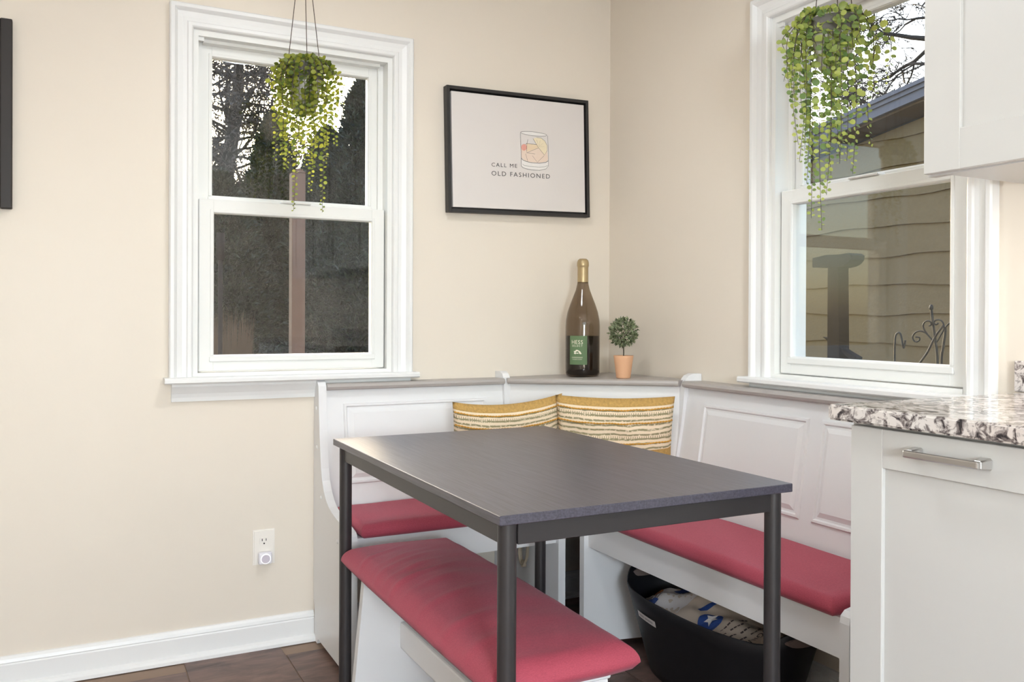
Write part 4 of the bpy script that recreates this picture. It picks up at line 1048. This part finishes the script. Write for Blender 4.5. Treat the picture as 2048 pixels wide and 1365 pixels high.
for s in (1, -1):                               # grip openings at both raised ends
    b = nb(); pts = []
    for side in (0, 1):
        for k in range(20):
            a = tau*k/20; y = (.0 + .062*math.cos(a)); z = .270+.014*math.sin(a)
            th0 = math.asin(max(-1, min(1, y/.17))); 
            xx = TX+y
            yy = TY+s*(.352 - .9*y*y + (.004 if side else -.014))
            pts.append(b.verts.new((xx, yy, z)))
    for k in range(20): b.faces.new((pts[k], pts[(k+1) % 20], pts[20+(k+1) % 20], pts[20+k]))
    b.faces.new(pts[:20]); b.faces.new(pts[20:])
    mk('grip_opening', b, mat('grip_shadow_tan', srgb(128, 112, 106), .8), TU)
# paper label with an illegible line of print
def tubface(y, z):
    q = z/.250; a = .275+.085*q; b = .100+.062*q; e = 2.4
    c = min(1, abs((y-TY)/a)); sx_ = (1-c**e)**(1/e); return (TX-b*sx_-.0016, y, z)
bm = nb(); A = [bm.verts.new(tubface(-.752-.110*i/6, .184)) for i in range(7)]; B = [bm.verts.new(tubface(-.752-.110*i/6, .203)) for i in range(7)]
for i in range(6): bm.faces.new((A[i], A[i+1], B[i+1], B[i]))
TL = mk('paper_label', bm, M['bagwhite'], TU, label='white paper label')
bm = nb()
for i in range(14):
    if i == 5: continue
    y = -.765-.0060*i; p = [tubface(y, .190), tubface(y-.0040, .190), tubface(y-.0040, .197), tubface(y, .197)]
    bm.faces.new([bm.verts.new((q[0]-.0008, q[1], q[2])) for q in p])
mk('faint_print', bm, mat('faint_ink', srgb(170, 165, 165), .8), TL)
# crumpled printed bag
BG = thing('printed_bag', (TX, TY, .02), 'crumpled printed paper bag with a round blue badge, inside the tub', 'bag')
def bagz(x, y):
    u = (x-TX)/.140; v = (y-TY)/.320; rr = min(1, (u*u+v*v))
    z = .180 + .085*(1-rr)**.5
    z += .010*math.sin(17*y+9*x)+.006*math.sin(41*y-23*x+1)+.004*math.sin(73*x+31*y)+.003*abs(math.sin(95*y+60*x))
    return z
bm = nb(); nr, na = 20, 64; rows = []
for i in range(nr+1):
    q = i/nr
    rows.append([bm.verts.new((TX+.140*q*math.sin(tau*k/na), TY+.320*q*math.cos(tau*k/na), bagz(TX+.140*q*math.sin(tau*k/na), TY+.320*q*math.cos(tau*k/na)))) for k in range(na)])
rows.append([bm.verts.new((TX+.08*math.sin(tau*k/na), TY+.22*math.cos(tau*k/na), .06)) for k in range(na)])
for a, b in zip(rows[1:], rows[2:]):
    for k in range(na): f = bm.faces.new((a[k], a[(k+1) % na], b[(k+1) % na], b[k])); f.smooth = True
cv = bm.verts.new((TX, TY, bagz(TX, TY)))
for k in range(na): f = bm.faces.new((cv, rows[1][k], rows[1][(k+1) % na])); f.smooth = True
for v in rows[0]: bm.verts.remove(v)
bm.faces.new(rows[-1][::-1]); BGo = mk('bag_skin', bm, M['bag'], BG)
def bagquad(x0, x1, y0, y1, m, name, lift=.0012, nx=4, ny=10, shear=0):
    bm = nb(); G = [[bm.verts.new((x0+(x1-x0)*i/nx, y0+(y1-y0)*j/ny+shear*(i/nx), bagz(x0+(x1-x0)*i/nx, y0+(y1-y0)*j/ny+shear*(i/nx))+lift)) for i in range(nx+1)] for j in range(ny+1)]
    for j in range(ny):
        for i in range(nx): f = bm.faces.new((G[j][i], G[j][i+1], G[j+1][i+1], G[j+1][i])); f.smooth = True
    return mk(name, bm, m, BGo)
def bagdisc(cx, cy, r, m, name, lift):
    bm = nb(); c0 = bm.verts.new((cx, cy, bagz(cx, cy)+lift)); prev = None
    for q in (.33, .66, 1):
        R = [bm.verts.new((cx+r*q*math.cos(tau*k/28), cy+r*q*math.sin(tau*k/28), bagz(cx+r*q*math.cos(tau*k/28), cy+r*q*math.sin(tau*k/28))+lift)) for k in range(28)]
        for k in range(28):
            bm.faces.new((c0, R[k], R[(k+1) % 28])) if prev is None else bm.faces.new((prev[k], R[k], R[(k+1) % 28], prev[(k+1) % 28]))
        prev = R
    return mk(name, bm, m, BGo)
bagquad(-0.363, -0.263, -0.915, -0.725, M['bagwhite'], 'white_print_area', .0010, 8, 14)
bagquad(-0.373, -0.348, -0.805, -0.725, M['blueink'], 'blue_print_band', .0022)
bagquad(-0.323, -0.223, -0.970, -0.957, M['blueink'], 'blue_print_band', .0024, 8, 2)
bagquad(-0.283, -0.238, -0.840, -0.795, M['blueink'], 'blue_print_band', .0024, 6, 4)
bagdisc(-0.298, -0.735, .017, M['amber'], 'tan_print_spot', .0026)
BD = bagdisc(-0.328, -1.020, .036, M['blueink'], 'round_badge', .0030)
bm = nb(); fig = [(.026, 0), (.010, .007), (.004, .022), (-.004, .009), (-.018, .012), (-.012, 0), (-.020, -.012), (-.004, -.008), (.006, -.020), (.009, -.006)]
fv = [bm.verts.new((-0.323+a, -1.018+b, bagz(-0.323+a, -1.018+b)+.0046)) for a, b in fig]; fc0 = bm.verts.new((-0.323, -1.018, bagz(-0.323, -1.018)+.0046))
for i in range(len(fv)): bm.faces.new((fv[i], fv[(i+1) % len(fv)], fc0))
mk('badge_figure', bm, M['bagwhite'], BGo)
for i in range(11):                             # rows of fine print, too small to read
    y = -.840-.0105*i; bagquad(-.278+.008*(i % 3), -.228, y, y-.0042, M['bagink'], 'fine_print', .0020, 10, 1)
for i in range(7):
    y = -.735-.010*i; bagquad(-.348, -.318-.006*(i % 2), y, y-.003, M['bagink'], 'fine_print', .0020, 6, 1)
def bagtext(s, cx, cy, hgt, wdt):
    me = text_mesh(s, 1.0, 'LEFT', 1.15); b = nb(); b.from_mesh(me); bmesh.ops.triangulate(b, faces=b.faces[:]); b.to_mesh(me); b.free()
    xs = [v.co.x for v in me.vertices]; ys = [v.co.y for v in me.vertices]; mnx, mxx, mny, mxy = min(xs), max(xs), min(ys), max(ys)
    def fn(x, y):
        u = (x-mnx)/(mxx-mnx)*wdt; v = (y-mny)/(mxy-mny)*hgt; X = cx-u; Y = cy-v; return (X, Y, bagz(X, Y)+.0035)
    map_mesh(me, fn); mkm('lettering', me, M['bagink'], BGo)
bagtext('ORIGINAL', -.228, -1.165, .015, .13)
for i in range(4):
    y = -1.080-.022*i
    for k in range(9):
        if (k*7+i*3) % 5 == 0: continue
        x = -.358+.0125*k+.004*i; bagquad(x, x+.0100, y, y-.0045, M['bagink'], 'fine_print', .0030, 2, 1)

# coiled cable hanging under the short bench
CB = thing('coiled_cable', (-.535, -.215, .20), 'coiled beige cable hanging under the short bench', 'cable')
for k in range(4):
    bm = nb(); o = .004*k; cx_, cy_, cz_ = -.508-.003*k, -.24, .285
    pts = [(cx_+.004*math.sin(a), cy_+(.026+.3*o)*math.cos(a), cz_+(.054+.4*o)*math.sin(a)+ (.0)) for a in [math.pi/2-.0+tau*i/28 for i in range(29)]]
    tube(bm, pts, .0024, 8); mk('loop', bm, M['beigecord'], CB)
bm = nb(); tube(bm, [(-.513, -.24, .220), (-.513, -.238, .242)], [.010, .007], 10); mk('wrap', bm, M['beigecord'], CB)
bm = nb(); tube(bm, [(-.513, -.24, .335), (-.511, -.24, .37), (-.510, -.24, .406)], .0024, 8); mk('lead', bm, M['beigecord'], CB)

# ------------------------------------------------------------------ outside
bm = nb(); box(bm, (-30, -30, -.56), (40, 40, -.50)); mk('ground', bm, M['lawn'], kind='structure')
def ray(px, py): return F2 + R3*((px-1024)/FPX) - U3*((py-CY)/FPX)
def onX(px, py, X):
    d = ray(px, py); return CAM + d*((X-CAM.x)/d.x)
# evergreen hedge trees
def evergreen(x, y, h, r, label, n=16000, seed=1):
    rs = np.random.default_rng(seed)
    t = thing('evergreen_tree', (x, y, -.5), label, 'tree', 'evergreen hedge trees')
    u = rs.uniform(0, 1, n); th = rs.uniform(0, tau, n)
    zz = -.45 + (h+.45)*u**.9
    rr = r*np.clip(np.minimum((u+.05)/.25, 1), 0, 1)**.5*(1-u**3.0)**.8*(1+.13*np.sin(5*th+7*u*6)+.10*np.sin(11*th-23*u))*rs.uniform(.80, 1.06, n)
    pts = np.stack([x+rr*np.cos(th), y+rr*np.sin(th), zz], 1); nr = np.stack([np.cos(th), np.sin(th), .9+0*th], 1)
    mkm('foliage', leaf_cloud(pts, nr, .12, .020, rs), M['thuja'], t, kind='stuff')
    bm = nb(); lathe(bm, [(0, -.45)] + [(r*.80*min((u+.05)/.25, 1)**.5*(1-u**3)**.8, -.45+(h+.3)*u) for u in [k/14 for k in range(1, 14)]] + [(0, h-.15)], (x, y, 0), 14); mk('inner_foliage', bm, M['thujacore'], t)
    bm = nb(); tube(bm, [(x, y, -.52), (x, y, h*.6)], [.07, .03], 8); mk('trunk', bm, M['bark'], t)
def evg(px, pytop, Y, rpx, label, n, seed):
    p = onY(px, pytop, Y); dep = (p-CAM).dot(F2); evergreen(p.x, Y, p.z, rpx*dep/FPX, label, n, seed)
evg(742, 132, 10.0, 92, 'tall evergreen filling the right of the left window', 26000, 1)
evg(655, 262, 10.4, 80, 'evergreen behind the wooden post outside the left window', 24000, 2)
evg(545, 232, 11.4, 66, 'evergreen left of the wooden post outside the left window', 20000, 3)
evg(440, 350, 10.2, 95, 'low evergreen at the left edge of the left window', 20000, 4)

# sparse old conifer with bare boughs and clumps of brown needles
def sparse_conifer(px, Y, hgt, label, seed):
    rs = np.random.default_rng(seed); p = onY(px, 400, Y); bx, by = p.x, Y
    t = thing('sparse_conifer', (bx, by, -.5), label, 'tree')
    bm = nb(); trunk = [(bx, by, -.5), (bx-.05, by, 1.5), (bx+.03, by, 3.5), (bx+.25, by, 5.2), (bx+.3, by, hgt)]
    tube(bm, catmull(trunk, 5), [.26-.20*k/20 for k in range(21)], 10)
    pts = []
    for k in range(150):
        z = rs.uniform(1.2, hgt-.3); a = rs.uniform(0, tau); L = rs.uniform(.7, 2.0)*(1.1-.4*z/hgt)
        q = [Vector((bx+.05, by, z))]
        d = Vector((math.cos(a), math.sin(a), rs.uniform(-.1, .5))).normalized()
        for m_ in range(5):
            d = (d+Vector(rs.normal(0, .18, 3))).normalized(); q.append(q[-1]+d*L/5)
            if m_ > 0:
                for w in range(2):
                    e = (d+Vector(rs.normal(0, .8, 3))).normalized(); tube(bm, [q[-1], q[-1]+e*.22+Vector(rs.normal(0, .03, 3)), q[-1]+e*.45], [.010, .007, .004], 4, False)
                    if rs.uniform() < .6: pts += [tuple(q[-1]+e*rs.uniform(.1, .45)+Vector(rs.normal(0, .07, 3))) for _ in range(26)]
        tube(bm, q, [.035, .028, .022, .016, .011, .007], 5, False)
    mk('branches', bm, M['bark'], t)
    pts = np.array(pts); mkm('foliage', leaf_cloud(pts, rs.normal(size=pts.shape), .13, .018, rs), M['needles'], t, kind='stuff')
sparse_conifer(446, 14.0, 7.5, 'thick-trunked sparse conifer with brown needles in the left window', 5)

# bare trees
def bare_tree(base, dirv, length, rad, label, seed, depth=6, spread=.55, up=.10, name='bare_tree', twig=.004, kids=(2, 3)):
    rs = random.Random(seed); bm = nb()
    def grow(p, d, L, r, lev):
        pts = [p]; rr = [r]; n = 4
        for i in range(n):
            d = (d + Vector((rs.gauss(0, .12), rs.gauss(0, .12), rs.gauss(0, .10)+up*.3))).normalized()
            p = p + d*L/n; pts.append(p); rr.append(max(twig*.5, r*(1-.35*(i+1)/n)))
        tube(bm, pts, rr, 5 if lev > 1 else 9, cap=False)
        if lev >= depth: return
        for k in range(rs.randint(*kids)+(1 if lev == 0 else 0)):
            j = rs.choice((2, 3, 4)) if k else 4
            ax = Vector((rs.gauss(0, 1), rs.gauss(0, 1), rs.gauss(0, .8))).normalized()
            nd = (d + ax*spread*rs.uniform(.6, 1.5)).normalized()
            grow(pts[j], nd, L*rs.uniform(.58, .86), max(twig*.6, rr[j]*rs.uniform(.5, .72)), lev+1)
    grow(Vector(base), Vector(dirv).normalized(), length, rad, 0)
    t = thing(name, (base[0], base[1], -.5), label, 'tree', 'bare winter trees')
    mk('branches', bm, M['bark'], t)
    return t
def btp(px, Y): return (onY(px, 600, Y).x, Y, -.5)
bare_tree(btp(560, 17), (.02, 0, 1), 3.4, .14, 'bare tree behind the hanging plant in the left window', 21, 6, .75, .02, kids=(2, 3))
bare_tree(btp(470, 19), (-.02, 0, 1), 3.6, .14, 'bare tree at the left of the left window', 23, 6, .75, .02, kids=(2, 3))
bare_tree(btp(610, 15), (.04, 0, 1), 2.9, .09, 'slender bare tree right behind the hanging plant', 25, 7, .8, .02, kids=(2, 3))
bare_tree(btp(425, 16), (.05, 0, 1), 2.8, .08, 'slender bare tree at the far left of the left window', 27, 7, .8, .02, kids=(2, 3))
bare_tree(btp(660, 16), (-.02, 0, 1), 2.9, .08, 'slender bare tree between plant and tall evergreen', 29, 7, .8, .02, kids=(2, 3))
bare_tree(btp(690, 19), (.0, 0, 1), 3.4, .13, 'bare tree rising behind the tall evergreen', 31, 6, .75, .02, kids=(2, 3))
# big tree over the neighbour's roof: trunk hidden behind the cabinets, boughs reach into the right window
def boughs():
    rs = random.Random(52); bm = nb()
    def grow(p, d, L, r, lev, depth):
        pts = [p]; rr = [r]
        for i in range(5):
            d = (d + Vector((rs.gauss(0, .16), rs.gauss(0, .16), rs.gauss(0, .16)-.03))).normalized(); p = p + d*L/5; pts.append(p); rr.append(max(.0035, r*(1-.45*(i+1)/5)))
        tube(bm, pts, rr, 5, cap=False)
        if lev >= depth: return
        for k in range(rs.randint(2, 4)):
            j = rs.choice((1, 2, 3, 4, 5)) if k else 5
            ax = Vector((rs.gauss(0, 1), rs.gauss(0, 1), rs.gauss(0, 1))).normalized()
            grow(pts[j], (d*1.0 + ax*.75).normalized(), L*rs.uniform(.5, .8), max(.0045, rr[j]*rs.uniform(.5, .75)), lev+1, depth)
    X = 7.0; tr = onX(2080, 60, X); tube(bm, [(X, tr.y, -.55), (X, tr.y+.1, 2.5), (X, tr.y, tr.z), (X, tr.y-.2, tr.z+2)], [.24, .2, .17, .12], 10)
    for (px, py, ex, ey, r) in ((2075, 90, 1760, 60, .05), (2075, 20, 1750, 110, .04), (2075, 150, 1800, 110, .034), (2075, 60, 1820, 20, .04), (2075, 120, 1830, 150, .025), (2075, 40, 1790, 60, .03)):
        a = onX(px, py, X); b = onX(ex, ey, X); m_ = a.lerp(b, .45); tube(bm, [(X, tr.y, a.z), a, m_], [r*1.3, r*1.1, r], 7)
        grow(m_, (b-a).normalized(), (b-a).length*.5, r*.8, 0, 6)
    t = thing('bare_tree', (X, tr.y, -.5), 'large bare tree with dark boughs over the neighbouring roof', 'tree', 'bare winter trees'); mk('branches', bm, M['bark'], t)
boughs()
b0 = onX(1725, 270, 9.5)
bare_tree((b0.x, b0.y, -.5), (0, .05, 1), 2.6, .05, 'small twiggy tree behind the neighbouring roof', 63, 7, .85, .05, kids=(2, 3), twig=.005)

# neighbouring house: gable wall of wavy shingle courses with a grey rake
NX = 2.6
NH = thing('neighbour_house', (NX+.5, 0, -.5), 'tan shingled neighbouring house with grey roof edge, outside the right window', 'house')
pA_ = onX(1672, 262, NX-.20); pB_ = onX(1846, 186, NX-.20)
sl = (pB_.z-pA_.z)/(pB_.y-pA_.y)
rk = lambda y: pA_.z + sl*(y-pA_.y)
yl, yr = 2.5, -4.2
bm = nb(); prism(bm, [(yl, -.5), (yr, -.5), (yr, rk(yr)-.05), (yl, rk(yl)-.05)], NX+.03, NX+3, 0); mk('house_core', bm, M['soffit'], NH)
z = .04; ci = 0
while z < rk(yr)-.1 and ci < 24:
    z1 = z+.182
    bm = nb(); ny = 60; A = []; B = []; Ai = []
    ys = [yl+(yr-yl)*k/ny for k in range(ny+1)]
    ys = [y for y in ys if rk(y)-.06 > z]
    rs = random.Random(ci*7+1); ph = rs.uniform(0, 6)
    for y in ys:
        w = .007*math.sin(y*5+ph)+.005*math.sin(y*13+ph*2); zt = min(z1+.03, rk(y)-.06)
        A.append(bm.verts.new((NX-.012, y, z+w))); B.append(bm.verts.new((NX+.006, y, max(zt, z+w)))); Ai.append(bm.verts.new((NX+.03, y, z+w+.001)))
    for i in range(len(ys)-1):
        bm.faces.new((A[i], A[i+1], B[i+1], B[i])); bm.faces.new((A[i+1], A[i], Ai[i], Ai[i+1]))
    if len(ys) > 1: mk('shingle_course', bm, M['siding'], NH)
    else: bm.free()
    z = z1; ci += 1
for (x0_, x1_, lo_, hi_, m_, nm) in ((NX-.17, NX+.05, -.035, -.010, M['soffit'], 'soffit'), (NX-.20, NX-.17, -.02, .030, M['fascia'], 'fascia'), (NX-.212, NX-.15, .030, .056, M['fascia'], 'rake_trim'), (NX-.225, NX+3, .056, .080, M['fascia'], 'roof_edge')):
    bm = nb(); pr = [(yl+.15, rk(yl+.15)+lo_), (yr, rk(yr)+lo_), (yr, rk(yr)+hi_), (yl+.15, rk(yl+.15)+hi_)]; prism(bm, pr, x0_, x1_, 0); mk(nm, bm, m_, NH)

# wrought iron garden hooks close outside the right window
def wire(name, zpts, X, r, parent, smoothn=5, taper=1):
    P = [onX(1760+x/9.1, 590+y/9.1, X) for x, y in zpts]; pts = catmull(P, smoothn); bm = nb(); tube(bm, pts, r, 8); return mk(name, bm, M['iron'], parent)
HX = .55
H1 = thing('garden_hook', onX(1789, 760, HX), 'short wrought iron shepherd hook outside the right window', 'garden hook')
wire('hook_rod', [(265, 9000), (265, 2400), (265, 1250), (272, 860), (290, 730), (340, 690), (380, 740), (410, 900), (430, 965), (448, 900), (460, 830)], HX, .0032, H1)
H2 = thing('garden_trellis', onX(1872, 760, HX), 'wrought iron scroll trellis with heart curls outside the right window', 'trellis')
wire('upright', [(1050, 9000), (1050, 2400), (1045, 1250), (1000, 800), (960, 500), (940, 330), (930, 225)], HX, .0042, H2)
bm = nb(); pp = onX(1760+932/9.1, 590+250/9.1, HX); lathe(bm, [(0, -.006), (.006, -.003), (.007, .004), (.004, .012), (0, .014)], tuple(pp), 12); mk('finial', bm, M['iron'], H2)
wire('scroll', [(960, 830), (860, 720), (800, 620), (785, 560), (810, 500), (870, 475), (925, 500), (925, 550), (890, 565)], HX-.004, .0026, H2)
wire('scroll', [(1130, 700), (1165, 600), (1140, 500), (1080, 455), (1010, 465), (985, 510), (1020, 545), (1060, 515)], HX-.004, .0026, H2)
wire('scroll', [(860, 720), (800, 680), (720, 660), (640, 690), (595, 760), (610, 830), (660, 858), (715, 830), (715, 780), (650, 768)], HX-.004, .0026, H2)
wire('diagonal_rod', [(620, 1420), (720, 1250), (860, 1050), (960, 850), (1050, 690), (1160, 560)], HX-.012, .0036, H2)
wire('side_rod', [(1110, 9000), (1110, 2400), (1115, 1250), (1150, 950), (1185, 700), (1185, 570)], HX+.010, .0040, H2)
wire('scroll', [(1000, 900), (1060, 820), (1130, 690), (1215, 565), (1300, 490), (1430, 425), (1600, 400)], HX+.002, .0026, H2)
# dark post with a cross arm outside the right window
DP = thing('bracket_post', (.96, onX(1668, 760, .95).y, -.5), 'dark grey post with rounded cross arm outside the right window', 'post')
def dpx(x, y): p = onX(1590+x/4.013, 400+y/4.013, .95); return (p.y, p.z)
bm = nb(); pq = [dpx(*q) for q in ((290, 540), (375, 540), (380, 1200))]; prism(bm, pq + [(pq[2][0], -.5), (dpx(288, 1140)[0], -.5)], .93, .99, 0); mk('post', bm, M['darkmetal'], DP)
bm = nb(); prism(bm, [dpx(*q) for q in ((180, 470), (290, 445), (400, 440), (465, 428), (490, 445), (488, 480), (460, 515), (420, 535), (370, 545), (180, 545))], .92, 1.0, 0); mk('cross_arm', bm, M['darkmetal'], DP)
bm = nb(); prism(bm, [dpx(*q) for q in ((235, 1100), (290, 1115), (400, 1205), (500, 1265), (495, 1290), (450, 1275), (360, 1205))], .94, .98, 0); mk('foot_brace', bm, M['darkmetal'], DP)
# wooden post, downspout pole and dry grass outside the left window
p0 = onY(598, 345, 2.9)
WP = thing('wooden_post', (p0.x, 2.9, -.5), 'weathered wooden post in front of the evergreens outside', 'post')
bm = nb(); box(bm, (p0.x-.045, 2.9, -.5), (p0.x+.045, 2.99, p0.z), .004); mk('post', bm, M['wood_post'], WP)
bm = nb(); prism(bm, [(p0.x-.05, p0.z), (p0.x+.05, p0.z), (p0.x, p0.z+.03)], 2.895, 2.995, 1); mk('post_cap', bm, M['wood_post'], WP)
p1 = onY(441, 500, 1.6)
DPp = thing('metal_pole', (p1.x, 1.6, -.5), 'dark metal pole at the left of the left window', 'pole')
bm = nb(); tube(bm, [(p1.x, 1.6, -.5), (p1.x, 1.6, onY(441, 520, 1.6).z)], .011, 12); mk('pole', bm, M['darkmetal'], DPp)
bm = nb(); tube(bm, [(p1.x, 1.6, onY(441, 520, 1.6).z), (p1.x, 1.6, onY(441, 466, 1.6).z)], .020, 12); mk('collar', bm, M['darkmetal'], DPp)
p2 = onY(464, 690, 3.2)
rs = np.random.default_rng(8); n = 900; th = rs.uniform(0, tau, n); rr = .10*np.sqrt(rs.uniform(0, 1, n)); hh = rs.uniform(.75, 1.10, n)*(p2.z+.5+.14)
v = []; f = []
for k in range(n):
    bx, by = p2.x+rr[k]*.5*math.cos(th[k]), 3.2+rr[k]*.5*math.sin(th[k]); tx, ty = p2.x+rr[k]*1.6*math.cos(th[k]), 3.2+rr[k]*1.6*math.sin(th[k]); i = len(v)
    v += [(bx-.004, by, -.5), (bx+.004, by, -.5), ((bx+tx)/2+.003, (by+ty)/2, -.5+hh[k]*.7), ((bx+tx)/2-.003, (by+ty)/2, -.5+hh[k]*.7), (tx, ty, -.5+hh[k])]
    f += [(i, i+1, i+2, i+3), (i+3, i+2, i+4)]
me = bpy.data.meshes.new('grass'); me.from_pydata(v, [], f); me.update()
G_ = mkm('dry_grass_clump', me, M['straw'], label='tan dry ornamental grass clump below the evergreens', cat='grass'); G_['kind'] = 'stuff'
